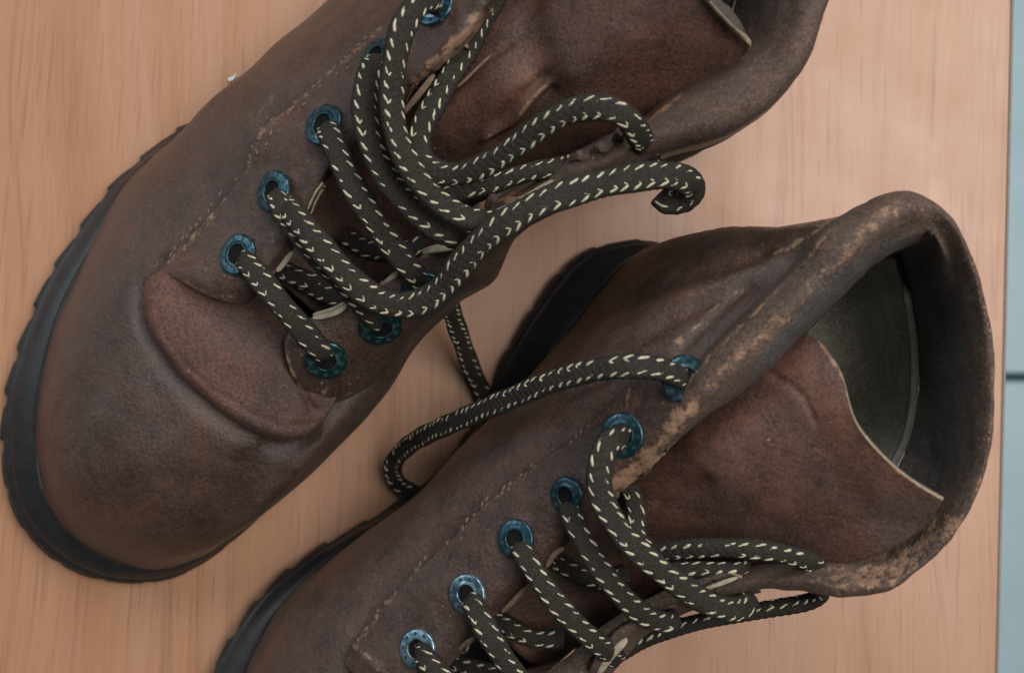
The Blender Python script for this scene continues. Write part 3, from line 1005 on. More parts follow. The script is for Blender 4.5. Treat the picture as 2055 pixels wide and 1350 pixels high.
M['piping'] = plain('grey_piping', (0.06, 0.057, 0.048), (0.105, 0.098, 0.082), 300, 0.7)
M['welt'] = plain('pale_welt', (0.26, 0.22, 0.15), (0.47, 0.42, 0.31), 420, 0.8, 0.15, 0.6)
for pts in ([(628, 638, 8.7), (650, 634, 8.8), (676, 626, 8.9), (697, 612, 8.85)],
            [(628, 632, 8.5), (650, 627, 8.6), (676, 618, 8.7), (692, 608, 8.7)],
            [(772, 566, 9.3), (786, 556, 9.5), (800, 546, 9.6)],
            [(848, 508, 10.0), (868, 503, 10.3), (890, 500, 10.4), (910, 499, 10.3)],
            [(846, 503, 9.8), (868, 498, 10.1), (892, 495, 10.2), (908, 495, 10.1)],
            [(614, 425, 9.2), (622, 402, 9.4), (634, 380, 9.55), (648, 366, 9.6)],
            [(622, 430, 9.0), (630, 405, 9.2), (642, 384, 9.35), (652, 372, 9.4)],
            [(556, 545, 8.6), (572, 525, 8.7), (588, 505, 8.8)]):
    strip(A, 'welt_edge', pts, 0.09, 'welt', 0.09)
for pts in ([(1142, 322, 11.8), (1158, 314, 12.1), (1172, 310, 12.1)], [(1185, 308, 12.2), (1200, 296, 12.5), (1214, 296, 12.5), (1228, 286, 12.6)], [(1230, 284, 12.5), (1240, 268, 12.8), (1256, 266, 12.8)], [(975, 420, 11.2), (985, 402, 11.5), (1000, 398, 11.5)]):
    strip(A, 'torn_strip', pts, .17, 'brushed', .13)
strip(A, 'torn_strip', [(985, 428, 11.4), (1030, 408, 11.8), (1080, 380, 12.0), (1110, 362, 12.0)], .07, 'welt', .06)
strip(A, 'torn_strip', [(806, 232, 11.2), (828, 205, 11.5), (850, 178, 11.7), (872, 150, 11.8)], 0.1, 'darkedge', 0.07, 'frayed sliver of leather at the flap edge')
strip(A, 'torn_strip', [(910, 180, 11.4), (935, 160, 11.6), (965, 130, 11.8), (985, 112, 11.9)], 0.045, 'darkedge', 0.04)

for px, py, mt, key, tl in ((480, 512, 'teal', 'ql', (-.1, .05)), (552, 385, 'teal', 'ql', (-.1, .1)), (652, 252, 'teal', 'ql', (-.1, .1)), (757, 118, 'teal', 'ql', (-.15, .1)), (874, 12, 'teal', 'ql', (.25, .0)),
                            (655, 720, 'green', 'qr', (.05, -.05)), (765, 655, 'green', 'qr', (.05, -.1)), (852, 580, 'green', 'qr', (.1, -.1))):
    eyelet(A, key, px, py, mt, 0.66, tl, 0.09)

stitches(A, 'ql', ql, [(322, 532), (345, 507), (375, 470), (402, 438), (428, 410), (450, 388)], 13, 0.2, 5, 0.5)
stitches(A, 'ql', ql, [(345, 534), (372, 505), (400, 470), (425, 440), (446, 416)], 13, 0.25, 5, 0.5)
stitches(A, 'ql', ql, [(462, 380), (486, 350), (497, 318), (523, 265), (552, 235), (586, 212), (620, 180), (655, 146), (700, 106), (760, 58), (830, 0)], 19, 0.3, 7, 0.3)
stitches(A, 'ql', ql, [(470, 392), (496, 352), (532, 282), (596, 224), (664, 158), (770, 70)], 23, 0.45, 8, 0.2)
stitches(A, 'ql', ql, [(500, 330), (515, 300), (545, 258)], 15, 0.2, 6, -0.6)
stitches(A, 'qr', qr, [(636, 785), (652, 765), (660, 745)], 14, 0.1, 2, 0.5)
stitches(A, 'qr', qr, [(700, 775), (730, 745), (765, 715)], 20, 0.3, 3, 0.2)

LA = [
    # pts, half width, half thickness, twist, ends in eyelets
    ([(600, 560, 6.9), (650, 588, 7.2), (700, 600, 7.3), (745, 585, 7.2)], .34, .2, 0, (0, 0)),
    ([(560, 540, 7.0), (610, 560, 7.2), (650, 570, 7.1)], .34, .2, 0, (0, 0)),
    ([(690, 470, 7.2), (740, 500, 7.5), (800, 505, 7.7), (850, 490, 7.5)], .34, .2, 0, (0, 0)),
    ([(483, 514, 7.4), (490, 520, 8.7), (503, 535, 9.15), (530, 568, 9.4), (565, 612, 9.4), (602, 655, 9.2), (634, 692, 8.9), (650, 708, 8.5), (656, 716, 7.4)], .40, .24, 0, (1, 1)),
    ([(554, 388, 8.2), (558, 395, 9.3), (570, 425, 9.9), (612, 484, 10.2), (662, 538, 10.1), (712, 592, 9.7), (746, 632, 9.2), (762, 648, 8.7), (768, 656, 7.6)], .38, .24, 8, (1, 1)),
    ([(655, 256, 9.0), (660, 264, 10.3), (675, 300, 10.9), (706, 370, 11.1), (750, 440, 10.9), (800, 510, 10.5), (840, 558, 9.9), (856, 574, 8.8)], .40, .25, 0, (1, 1)),
    ([(862, 395, 10.4), (925, 385, 10.9), (995, 366, 11.2), (1060, 346, 11.4), (1118, 336, 11.4), (1150, 326, 10.6)], .3, .2, 0, (0, 0)),
    ([(1000, -20, 11.0), (968, 40, 11.1), (930, 110, 11.3), (886, 185, 11.5), (852, 245, 11.5), (840, 295, 11.5), (858, 334, 11.6), (910, 350, 11.8), (975, 330, 12.3), (1040, 290, 13.0), (1100, 245, 13.7), (1155, 220, 14.1), (1210, 216, 14.4), (1252, 232, 14.4), (1274, 258, 13.9), (1290, 285, 12.8), (1300, 312, 11.4), (1306, 340, 10.6)], .38, .25, -14, (0, 0)),
    ([(758, 120, 10.0), (752, 132, 11.2), (738, 165, 11.8), (733, 225, 12.0), (750, 300, 12.1), (792, 375, 12.1), (845, 432, 12.0), (905, 470, 11.8), (960, 490, 11.2)], .42, .26, 10, (1, 0)),
    ([(872, 10, 11.4), (860, 2, 12.8), (838, 12, 13.3), (808, 58, 13.5), (792, 128, 13.4), (786, 200, 13.2), (796, 272, 13.2), (826, 340, 13.1), (872, 398, 12.9), (928, 434, 12.7), (985, 446, 12.4), (1040, 440, 11.6)], .38, .27, 24, (1, 0)),
    ([(570, 410, 9.0), (590, 430, 10.3), (640, 492, 10.9), (700, 558, 11.0), (752, 598, 10.9), (800, 612, 11.0), (848, 605, 11.3), (888, 578, 11.7), (925, 532, 12.4), (968, 484, 13.0), (1025, 442, 13.5), (1095, 404, 13.7), (1180, 376, 13.6), (1260, 358, 13.4), (1330, 352, 13.1), (1372, 360, 12.6), (1388, 380, 11.9), (1372, 400, 11.4), (1342, 402, 11.2), (1328, 390, 11.1)], .43, .26, -4, (0, 0)),
    ([(888, 575, 6.5), (905, 620, 4.6), (925, 680, 2.6), (945, 735, 1.3), (968, 785, .55), (1000, 850, .45), (1040, 900, .3)], .36, .22, 0, (0, 0)),
]
for k, (pts, a_, b_, tw, tp) in enumerate(LA):
    lace(A, pts, a_, b_, tw, taper=tp, chev={7: .9, 10: .95}.get(k))

# ================================================================== BOOT TWO: lower right
B = Boot('leather_boot', 'worn brown leather boot with toe out of frame and its wide round ankle opening showing', tuple(w(1200, 900, 0)))

sole(B,
     [(424, 1348), (482, 1250), (543, 1175), (618, 1113), (693, 1069), (754, 1035), (830, 985), (890, 935), (935, 870), (980, 795), (1010, 720), (1050, 650),
      (1090, 590), (1130, 540), (1180, 502), (1240, 486), (1310, 484), (1390, 520), (1455, 590), (1490, 690), (1480, 800), (1440, 900), (1370, 1000), (1290, 1090),
      (1210, 1180), (1120, 1290), (1040, 1410), (950, 1530), (830, 1640), (650, 1720), (480, 1710), (380, 1620), (370, 1500), (390, 1420)],
     [(492, 1348), (536, 1253), (585, 1190), (645, 1133), (706, 1082), (762, 1050), (842, 1000), (908, 945), (962, 880), (1020, 810), (1080, 735), (1140, 660),
      (1185, 605), (1220, 560), (1248, 530), (1280, 510), (1315, 500), (1385, 540), (1440, 600), (1470, 690), (1460, 795), (1422, 890), (1352, 990), (1275, 1080),
      (1195, 1170), (1105, 1280), (1025, 1400), (935, 1515), (820, 1620), (660, 1690), (510, 1680), (430, 1600), (430, 1500), (455, 1420)], 22, 92,
     mask=lambda O: np.where(O[:, 1] < 980, 0.45, 1.0))

vampB = [
    [(470, 1640, 2), (500, 1620, 4), (560, 1590, 5.4), (640, 1550, 6.3), (720, 1500, 6.8)],
    [(430, 1500, 2), (455, 1490, 4), (510, 1465, 5.5), (590, 1435, 6.6), (690, 1410, 7.1)],
    [(490, 1350, 2), (513, 1347, 4), (560, 1338, 5.4), (635, 1322, 6.6), (725, 1305, 7.3)],
    [(560, 1218, 2), (583, 1217, 4), (630, 1217, 5.4), (705, 1213, 6.7), (790, 1210, 7.5)],
    [(650, 1130, 2), (672, 1127, 4), (715, 1127, 5.6), (785, 1127, 7), (865, 1135, 8)],
    [(758, 1052, 2), (768, 1046, 4.2), (800, 1044, 5.9), (860, 1052, 7.5), (932, 1075, 8.6)],
    [(862, 988, 2), (850, 978, 4.6), (868, 978, 6.5), (922, 988, 8.1), (985, 1010, 9.1)],
    [(938, 918, 2), (922, 900, 4.8), (942, 900, 6.9), (995, 916, 8.7), (1062, 950, 9.7)],
    [(1010, 838, 2), (995, 828, 4.8), (1015, 832, 7), (1065, 850, 9.3), (1135, 895, 10.4)],
    [(1085, 730, 2), (1087, 732, 5), (1112, 743, 7.5), (1168, 772, 10), (1245, 810, 11.4)],
    [(1150, 650, 2.2), (1160, 650, 5), (1190, 664, 8), (1252, 698, 10.8), (1378, 748, 12.5)],
    [(1218, 565, 2.4), (1230, 572, 5.2), (1270, 592, 8.5), (1345, 622, 11.3), (1475, 690, 13.0)],
    [(1300, 500, 2.4), (1310, 492, 5), (1352, 507, 8.5), (1438, 545, 11.5), (1572, 608, 13.4)],
    [(1395, 545, 2.4), (1415, 480, 6), (1450, 457, 8.5), (1535, 480, 11.6), (1650, 540, 13.7)],
    [(1450, 590, 2.4), (1520, 500, 7), (1560, 461, 9.8), (1622, 449, 12.3), (1705, 470, 13.9)],
    [(1490, 660, 2.4), (1610, 560, 8), (1685, 475, 11), (1728, 420, 13), (1765, 405, 14.1)],
    [(1490, 730, 2.4), (1680, 640, 8), (1790, 520, 11.5), (1830, 420, 13.2), (1845, 405, 14.2)],
    [(1485, 790, 2.4), (1700, 790, 8), (1850, 700, 11.5), (1920, 560, 13.3), (1938, 535, 14.2)],
    [(1470, 850, 2.4), (1680, 880, 8), (1840, 850, 11.5), (1950, 770, 13.3), (1978, 770, 14.2)],
    [(1440, 910, 2.4), (1630, 980, 8), (1790, 990, 11.5), (1915, 955, 13.3), (1962, 950, 14.1)],
    [(1400, 970, 2.4), (1550, 1050, 7), (1690, 1090, 11), (1825, 1110, 12.9), (1868, 1100, 13.7)],
    [(1340, 1030, 2.4), (1460, 1100, 7), (1570, 1150, 10.4), (1685, 1180, 12.2), (1728, 1180, 13.0)],
    [(1280, 1100, 2.4), (1370, 1140, 6.6), (1460, 1165, 9.4), (1545, 1172, 11), (1590, 1165, 11.9)],
]
shaft_mid = w(1610, 720, 5)
for row in vampB[15:]:                 # the far wall of the shaft stands outside its padded lining
    rim = w(*row[4])
    for c, f, z in ((4, .988, row[4][2] - 1.3), (3, .982, row[4][2] - 1.9), (2, .955, row[4][2] - 3.0), (1, .88, 7.0)):
        q = proj(np.array([shaft_mid[0] + (rim[0] - shaft_mid[0]) * f, shaft_mid[1] + (rim[1] - shaft_mid[1]) * f, z * .01]))
        row[c] = (q[0], q[1], z)
patch(B, 'vamp', 'quarter', vampB, 190, 70, [M['leather'], M['darkedge'], M['under']], 0.2, 0.045, 45, 41.0,
      creases=[([(1110, 745), (1200, 640), (1330, 575), (1450, 535), (1530, 510)], 13, -0.16), ([(1140, 770), (1230, 672), (1350, 602), (1470, 560), (1560, 525)], 16, 0.16),
               ([(1200, 760), (1290, 680), (1400, 615), (1500, 575)], 14, -0.11), ([(1180, 690), (1260, 600), (1340, 540)], 18, 0.08), ([(1010, 860), (1100, 800), (1230, 755)], 14, -0.08), ([(1330, 745), (1380, 690), (1430, 640), (1480, 590)], 7, -0.09),
               ([(1285, 820), (1280, 780), (1300, 750)], 7, -0.05)],
      wear=[([(1345, 700), (1385, 665), (1440, 610), (1485, 580)], 8, 0.6), ([(1300, 660), (1380, 600), (1450, 565)], 22, 0.32), ([(1560, 510), (1640, 460), (1680, 430)], 9, 0.7),
            ([(1255, 800), (1262, 770), (1275, 745)], 5, 0.7), ([(720, 1290), (785, 1200), (900, 1093), (1042, 957)], 16, 0.36), ([(560, 1330), (600, 1250)], 18, 0.2)],
      rust=[([(1150, 720), (1300, 640), (1420, 590)], 40, 0.5), ([(700, 1270), (900, 1060), (1100, 880)], 30, 0.4), ([(560, 1300), (700, 1140)], 40, 0.4)],
      label='left side of dark brown leather creased at the ankle')

toeB = [
    [(470, 1385, 2), (492, 1380, 3.9), (545, 1368, 5.3), (620, 1350, 6.4), (705, 1335, 6.9)],
    [(432, 1490, 2), (455, 1482, 3.9), (510, 1462, 5.3), (595, 1430, 6.3), (705, 1400, 6.8)],
    [(430, 1600, 2), (460, 1585, 3.9), (520, 1555, 5.2), (615, 1508, 6.1), (740, 1440, 6.7)],
    [(510, 1680, 2), (535, 1655, 3.9), (585, 1610, 5.2), (665, 1548, 6.1), (785, 1470, 6.7)],
    [(660, 1690, 2), (670, 1665, 3.9), (695, 1620, 5.2), (745, 1560, 6.1), (835, 1485, 6.7)],
    [(820, 1620, 2), (822, 1605, 3.9), (824, 1575, 5.2), (842, 1535, 6.1), (880, 1485, 6.6)],
    [(935, 1515, 2), (938, 1505, 3.9), (930, 1485, 5.3), (928, 1462, 6.2), (930, 1440, 6.7)],
    [(1025, 1400, 2), (1042, 1405, 4.2), (1048, 1398, 5.8), (1045, 1385, 6.8), (1030, 1365, 7.3)],
    [(1090, 1310, 2), (1122, 1345, 4.5), (1138, 1350, 6.3), (1145, 1348, 7.4), (1120, 1335, 7.9)],
]
patch(B, 'toe', 'vamp', toeB, 110, 50, [M['leather'], M['leather'], M['under']], 0.2, 0.035, 45, 45.0, label='rounded toe in dark brown leather')
baseB = [
    [(690, 1300, 6.7), (760, 1330, 7.2), (840, 1355, 7.4), (920, 1370, 7.4), (1000, 1375, 7.3), (1060, 1365, 7.1)],
    [(685, 1385, 6.9), (755, 1400, 7.3), (840, 1412, 7.5), (920, 1418, 7.5), (1000, 1415, 7.3), (1050, 1395, 7.1)],
    [(720, 1455, 6.9), (785, 1465, 7.1), (850, 1470, 7.2), (920, 1465, 7.2), (980, 1452, 7.1), (1030, 1425, 7.0)],
    [(790, 1508, 6.8), (830, 1513, 6.9), (870, 1513, 6.95), (920, 1503, 6.9), (965, 1478, 6.9), (1010, 1448, 6.9)],
]
patch(B, 'base', 'tongue_base', baseB, 60, 60, [M['lip'], M['darkedge'], M['under']], 0.2, 0.03, 70, 47.0)

flapB = [
    [(690, 1330, 7.3), (705, 1350, 7.6), (730, 1380, 7.9), (770, 1420, 8.1), (820, 1450, 8.0)],
    [(708, 1290, 7.35), (732, 1318, 7.9), (768, 1350, 8.3), (812, 1378, 8.5), (858, 1390, 8.3)],
    [(770, 1214, 7.8), (812, 1246, 8.4), (856, 1278, 8.8), (900, 1300, 9.0), (928, 1305, 8.7)],
    [(842, 1140, 8.4), (886, 1162, 9.05), (932, 1188, 9.4), (980, 1212, 9.6), (1012, 1216, 9.3)],
    [(908, 1076, 8.9), (956, 1092, 9.6), (1006, 1114, 10.0), (1054, 1140, 10.2), (1088, 1148, 9.9)],
    [(980, 1005, 9.4), (1034, 1020, 10.15), (1078, 1044, 10.5), (1120, 1074, 10.7), (1148, 1084, 10.4)],
    [(1048, 950, 9.9), (1098, 960, 10.7), (1142, 984, 11.1), (1182, 1015, 11.2), (1210, 1030, 10.9)],
    [(1118, 900, 10.5), (1160, 903, 11.2), (1202, 920, 11.6), (1240, 950, 11.8), (1264, 972, 11.5)],
    [(1188, 845, 11.1), (1232, 845, 11.9), (1272, 860, 12.3), (1308, 890, 12.5), (1330, 918, 12.2)],
    [(1262, 768, 12.0), (1302, 772, 12.7), (1340, 788, 13.1), (1374, 815, 13.2), (1398, 842, 12.9)],
    [(1322, 715, 12.5), (1362, 724, 13.1), (1400, 745, 13.4), (1432, 772, 13.4), (1462, 795, 13.0)],
]
qb = patch(B, 'ql', 'eyelet_flap', flapB, 150, 70, [M['leather'], M['rawedge'], M['under']], 0.17, 0.05, 60, 51.0,
           creases=[([(1290, 800), (1262, 850)], 8, -0.05), ([(715, 1300), (760, 1345)], 10, 0.06)],
           edge_wear=[('v1', 0.03, 0.4)],
           wear=[([(1245, 975), (1290, 930), (1330, 905), (1395, 850)], 30, 0.95), ([(1300, 940), (1330, 860), (1350, 800)], 24, 0.4),
                 ([(712, 1290), (785, 1200), (850, 1120), (952, 1023), (1042, 957), (1112, 905)], 14, 0.52), ([(705, 1285), (725, 1305), (760, 1340)], 9, 0.55),
                 ([(1258, 820), (1264, 780)], 5, 0.6), ([(960, 1240), (1050, 1175)], 12, 0.3)], fray=0.1,
           label='left eyelet flap with six eyelets and a rubbed upper edge')

flapBr = [
    [(1040, 1400, 8.0), (1075, 1405, 8.5), (1115, 1415, 8.7), (1150, 1420, 8.4), (1160, 1420, 6.5), (1100, 1420, 2.4)],
    [(1100, 1345, 8.5), (1135, 1345, 9.0), (1175, 1355, 9.1), (1210, 1362, 8.7), (1212, 1362, 6.5), (1140, 1340, 2.4)],
    [(1160, 1300, 9.0), (1190, 1296, 9.5), (1220, 1302, 9.6), (1248, 1310, 9.1), (1248, 1312, 7), (1190, 1270, 2.4)],
    [(1210, 1255, 9.4), (1240, 1250, 9.9), (1268, 1258, 10.0), (1292, 1268, 9.5), (1290, 1270, 7.4), (1215, 1220, 2.4)],
    [(1270, 1215, 9.8), (1302, 1208, 10.3), (1330, 1216, 10.4), (1355, 1226, 9.9), (1348, 1228, 7.8), (1240, 1180, 2.4)],
    [(1340, 1182, 10.2), (1375, 1178, 10.7), (1408, 1188, 10.8), (1435, 1200, 10.3), (1425, 1200, 8.2), (1270, 1130, 2.4)],
    [(1420, 1150, 10.6), (1455, 1148, 11.1), (1490, 1162, 11.2), (1515, 1178, 10.7), (1505, 1178, 8.6), (1300, 1080, 2.4)],
]
qbr = patch(B, 'qr', 'eyelet_flap', flapBr, 110, 60, [M['collar'], M['rawedge'], M['under']], 0.17, 0.07, 90, 61.0,
            creases=[([(1205, 1345), (1240, 1290), (1290, 1250)], 8, 0.10), ([(1180, 1340), (1215, 1290), (1270, 1245)], 6, -0.12), ([(1300, 1225), (1360, 1200), (1430, 1170)], 6, -0.08), ([(1330, 1240), (1400, 1210)], 8, 0.06)],
            wear=[([(1170, 1345), (1215, 1285), (1262, 1250)], 18, 0.5), ([(1290, 1225), (1380, 1200)], 14, 0.45), ([(1400, 1175), (1500, 1170)], 16, 0.3)], fray=0.1,
            label='right eyelet flap of torn grey brown leather')

collarB = [
    [(1262, 935, 11.3), (1268, 938, 11.6), (1278, 944, 11.75), (1288, 952, 11.7), (1294, 958, 11.5), (1292, 957, 10.8)],
    [(1300, 850, 12.0), (1308, 852, 12.5), (1325, 866, 12.75), (1342, 884, 12.7), (1350, 894, 12.3), (1350, 893, 11)],
    [(1320, 800, 11.8), (1335, 800, 12.8), (1362, 815, 13.3), (1385, 838, 13.3), (1398, 850, 12.7), (1400, 850, 11)],
    [(1372, 748, 12.2), (1390, 748, 13.2), (1422, 766, 13.8), (1450, 790, 13.6), (1465, 802, 12.9), (1465, 800, 11)],
    [(1440, 680, 12.6), (1458, 678, 13.6), (1495, 697, 14.2), (1528, 722, 14), (1545, 736, 13.2), (1540, 735, 11)],
    [(1520, 602, 13), (1538, 600, 13.9), (1575, 620, 14.5), (1606, 645, 14.3), (1622, 658, 13.5), (1614, 660, 11)],
    [(1592, 530, 13.3), (1610, 528, 14.2), (1648, 550, 14.8), (1682, 572, 14.5), (1698, 584, 13.7), (1686, 586, 11)],
    [(1650, 458, 13.5), (1668, 455, 14.4), (1708, 480, 15), (1745, 508, 14.7), (1762, 522, 13.8), (1746, 530, 10.6)],
    [(1722, 410, 13.6), (1740, 408, 14.5), (1775, 436, 15.1), (1812, 468, 14.7), (1830, 486, 13.9), (1798, 512, 10.37)],
    [(1785, 388, 13.6), (1802, 384, 14.5), (1826, 412, 15.1), (1850, 450, 14.6), (1862, 480, 13.8), (1812, 545, 10.33)],
    [(1835, 395, 13.6), (1855, 392, 14.5), (1863.5, 412.66, 14.83), (1878.65, 462.35, 14.35), (1882, 515, 13.7), (1822, 590, 10.8)],
    [(1890, 440, 13.6), (1912, 438, 14.5), (1911.05, 453.17, 14.65), (1907.52, 502.91, 14.12), (1898, 570, 13.3), (1830, 640, 10.6)],
    [(1935, 530, 13.6), (1956, 528, 14.5), (1950.02, 541.91, 14.62), (1933.92, 579.36, 14.05), (1910, 635, 12.9), (1836, 690, 10.5)],
    [(1962, 650, 13.6), (1985, 648, 14.5), (1976.03, 656.71, 14.62), (1951.88, 680.16, 14.05), (1916, 715, 12.8), (1838, 740, 10.5)],
    [(1974, 770, 13.6), (1996, 770, 14.5), (1985.34, 773.25, 14.62), (1956.64, 782, 14.05), (1914, 795, 12.6), (1836, 795, 10.5)],
    [(1968, 880, 13.5), (1991, 882, 14.4), (1979.69, 880.18, 14.52), (1949.24, 875.28, 13.95), (1904, 868, 12.5), (1828, 850, 10.5)],
    [(1944, 975, 13.3), (1966, 982, 14.2), (1955.08, 976.28, 14.32), (1925.68, 960.88, 13.75), (1882, 938, 12.3), (1812, 900, 10.5)],
    [(1900, 1052, 13.1), (1921, 1064, 13.9), (1910.47, 1055.94, 14.02), (1882.12, 1034.24, 13.45), (1840, 1002, 12.2), (1780, 955, 10.7)],
    [(1840, 1118, 12.8), (1858, 1134, 13.5), (1849.16, 1124.12, 13.62), (1825.36, 1097.52, 13.05), (1790, 1058, 12.2), (1735, 1010, 10.9)],
    [(1768, 1165, 12.4), (1784, 1185, 13.1), (1777.89, 1171.59, 13.31), (1759.69, 1140.39, 12.68), (1732, 1098, 12.1), (1690, 1060, 11.1)],
    [(1685, 1175, 11.9), (1694, 1199, 12.6), (1690.38, 1174.82, 12.97), (1683.81, 1148.04, 12.32), (1672, 1118, 11.8), (1645, 1090, 10.53)],
    [(1600, 1165, 11.2), (1604, 1186, 11.9), (1604, 1164, 12.3), (1604, 1145, 11.9), (1600, 1128, 11.3), (1585, 1105, 9.97)],
    [(1510, 1170, 10.6), (1515, 1184, 11.2), (1515, 1168, 11.5), (1515, 1152, 11.3), (1512, 1140, 10.6), (1505, 1120, 9.4)],
    [(1430, 1195, 10.1), (1435, 1202, 10.6), (1435, 1190, 10.9), (1435, 1178, 10.8), (1435, 1168, 10.2), (1435, 1150, 9.4)],
]
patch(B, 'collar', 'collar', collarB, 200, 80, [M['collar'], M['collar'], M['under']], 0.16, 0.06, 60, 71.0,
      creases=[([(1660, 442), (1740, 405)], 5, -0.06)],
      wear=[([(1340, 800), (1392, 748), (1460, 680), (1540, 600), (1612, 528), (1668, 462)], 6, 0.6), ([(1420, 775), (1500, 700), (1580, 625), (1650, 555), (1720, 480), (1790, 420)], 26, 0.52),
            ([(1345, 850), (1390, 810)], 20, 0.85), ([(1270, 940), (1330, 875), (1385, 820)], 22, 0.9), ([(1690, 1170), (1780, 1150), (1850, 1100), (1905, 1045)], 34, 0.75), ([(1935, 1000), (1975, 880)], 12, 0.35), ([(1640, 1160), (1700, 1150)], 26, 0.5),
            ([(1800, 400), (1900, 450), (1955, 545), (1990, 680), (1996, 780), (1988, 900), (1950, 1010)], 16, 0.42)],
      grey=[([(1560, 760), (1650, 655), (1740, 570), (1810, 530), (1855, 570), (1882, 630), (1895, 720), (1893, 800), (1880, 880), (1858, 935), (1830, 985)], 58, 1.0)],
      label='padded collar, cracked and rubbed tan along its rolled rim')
linB = []
cB = w(1370, 740, 4)
for row in collarB[2:]:
    x, y, h = row[5]
    g = w(x, y, h)
    def at(f, z):
        q = np.array([cB[0] + (g[0] - cB[0]) * f, cB[1] + (g[1] - cB[1]) * f, z])
        pq = proj(q)
        return (pq[0], pq[1], z * 100)
    linB.append([at(1.01, g[2] + .0016), at(.995, g[2] + .0003), at(.975, g[2] - .010), at(.90, g[2] * .5 + .017), at(.72, .051), at(.45, .041), at(.0, .038)])
patch(B, 'lining', 'lining', linB, 150, 60, [M['lining'], M['lining'], M['under']], 0.12, 0.05, 50, 75.0,
      edge_wear=[], label='dark olive lining at the heel with a raised seam')

C_ = [collarB[k][5] for k in range(7, 22)]
C_ = [(x + (x - 1610) * -.012, y + (y - 720) * -.012, h + .16) for x, y, h in C_]
PIPE = (C_, .13, .1)

patch(B, 'insole', 'insole', [[(1270, 650, 4.0), (1370, 640, 4.05), (1470, 655, 4.1)], [(1265, 740, 4.0), (1370, 740, 4.0), (1475, 745, 4.1)], [(1275, 830, 4.0), (1370, 840, 4.05), (1470, 830, 4.1)]],
      20, 20, [M['lining'], M['lining'], M['under']], 0.1, 0.02, 50, 77.0)

tongueB = [
    [(930, 1190, 6.6), (960, 1225, 6.8), (990, 1260, 6.9), (1020, 1290, 6.9), (1050, 1320, 6.8), (1090, 1350, 6.4)],
    [(1060, 1075, 7.4), (1090, 1105, 7.7), (1125, 1140, 7.8), (1160, 1172, 7.8), (1200, 1205, 7.6), (1245, 1235, 7.2)],
    [(1175, 985, 8.6), (1205, 1015, 9.0), (1245, 1050, 9.2), (1290, 1085, 9.2), (1335, 1120, 8.9), (1380, 1150, 8.4)],
    [(1285, 915, 10.1), (1325, 940, 10.9), (1370, 975, 11.2), (1415, 1020, 11.1), (1455, 1072, 10.6), (1490, 1130, 9.8)],
    [(1385, 842, 11.2), (1425, 862, 12.1), (1465, 897, 12.6), (1508, 950, 12.6), (1558, 1035, 12.1), (1612, 1142, 11.2)],
    [(1480, 752, 12.2), (1530, 772, 13.0), (1570, 808, 13.5), (1615, 875, 13.6), (1678, 992, 13.3), (1752, 1116, 12.8)],
    [(1555, 685, 12.7), (1605, 706, 13.5), (1648, 752, 14.1), (1690, 845, 14.2), (1764, 972, 14.0), (1850, 1064, 13.7)],
    [(1592, 658, 12.9), (1643, 684, 13.7), (1687, 746, 14.3), (1722, 858, 14.4), (1806, 948, 14.4), (1892, 1006, 14.5)],
]
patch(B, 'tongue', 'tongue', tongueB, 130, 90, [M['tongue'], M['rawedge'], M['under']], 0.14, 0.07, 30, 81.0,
      creases=[([(1540, 745), (1590, 775), (1615, 800), (1635, 850)], 6, -0.07), ([(1320, 1010), (1370, 975), (1420, 960)], 14, -0.15), ([(1400, 880), (1450, 960), (1480, 1060)], 60, 0.15), ([(1640, 880), (1700, 980), (1760, 1040)], 40, -0.10)],
      wear=[([(1540, 745), (1600, 720), (1650, 740)], 26, 0.3), ([(1310, 1005), (1375, 975)], 8, 0.4), ([(1880, 1010), (1800, 1060), (1740, 1095)], 16, 0.28), ([(1643, 684), (1687, 746), (1722, 858), (1800, 945), (1886, 1000)], 5, 0.85)], wearnoise=0.4,
      rust=[([(1560, 740), (1620, 730), (1690, 850)], 50, 1.0), ([(1400, 880), (1480, 860), (1560, 900), (1560, 980)], 60, 0.8), ([(1330, 1000), (1390, 960)], 25, 1.0), ([(1880, 1005), (1760, 1080)], 40, 0.5)],
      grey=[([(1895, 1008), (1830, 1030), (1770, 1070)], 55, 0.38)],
      label='broad upper tongue with a deeply curved pale cut top edge')

strip(B, 'seam_piping', PIPE[0], PIPE[1], 'piping', PIPE[2])

for px, py, mt, R, tl in ((840, 1300, 'silver', .565, (-.05, .1)), (940, 1190, 'silver', .565, (-.05, .1)), (1037, 1080, 'teal', .545, (-.1, .1)), (1139, 992, 'teal', .5, (-.2, .1)),
                          (1252, 872, 'teal', .60, (.1, .1)), (1374, 760, 'teal', .62, (.75, -.3))):
    eyelet(B, 'ql', px, py, mt, R * 1.08, tl, 0.09)

stitches(B, 'ql', qb, [(716, 1288), (745, 1245), (785, 1200), (830, 1155), (862, 1112)], 15, 0.4, 9, 0.4)
stitches(B, 'ql', qb, [(880, 1108), (912, 1080), (952, 1028), (1000, 990), (1042, 957), (1090, 925)], 15, 0.4, 9, 0.4)
stitches(B, 'ql', qb, [(1010, 985), (1048, 962), (1085, 930)], 13, 0.4, 7, -0.3)
stitches(B, 'ql', qb, [(1140, 892), (1170, 862), (1200, 840)], 17, 0.3, 3, 0.2)
for pts in ([(1006, 1228, 9.2), (1030, 1205, 9.5), (1055, 1178, 9.7)], [(1096, 1138, 10.1), (1112, 1112, 10.3), (1132, 1098, 10.4)], [(916, 1306, 8.7), (935, 1290, 9.0), (952, 1280, 9.1)]):
    strip(B, 'welt_edge', pts, 0.09, 'darkedge', 0.08)
strip(B, 'torn_strip', [(1186, 1350, 9.4), (1212, 1310, 9.9), (1240, 1275, 10.2), (1278, 1252, 10.3)], .18, 'collar', .1, 'torn grey brown flap of leather beside the laces')
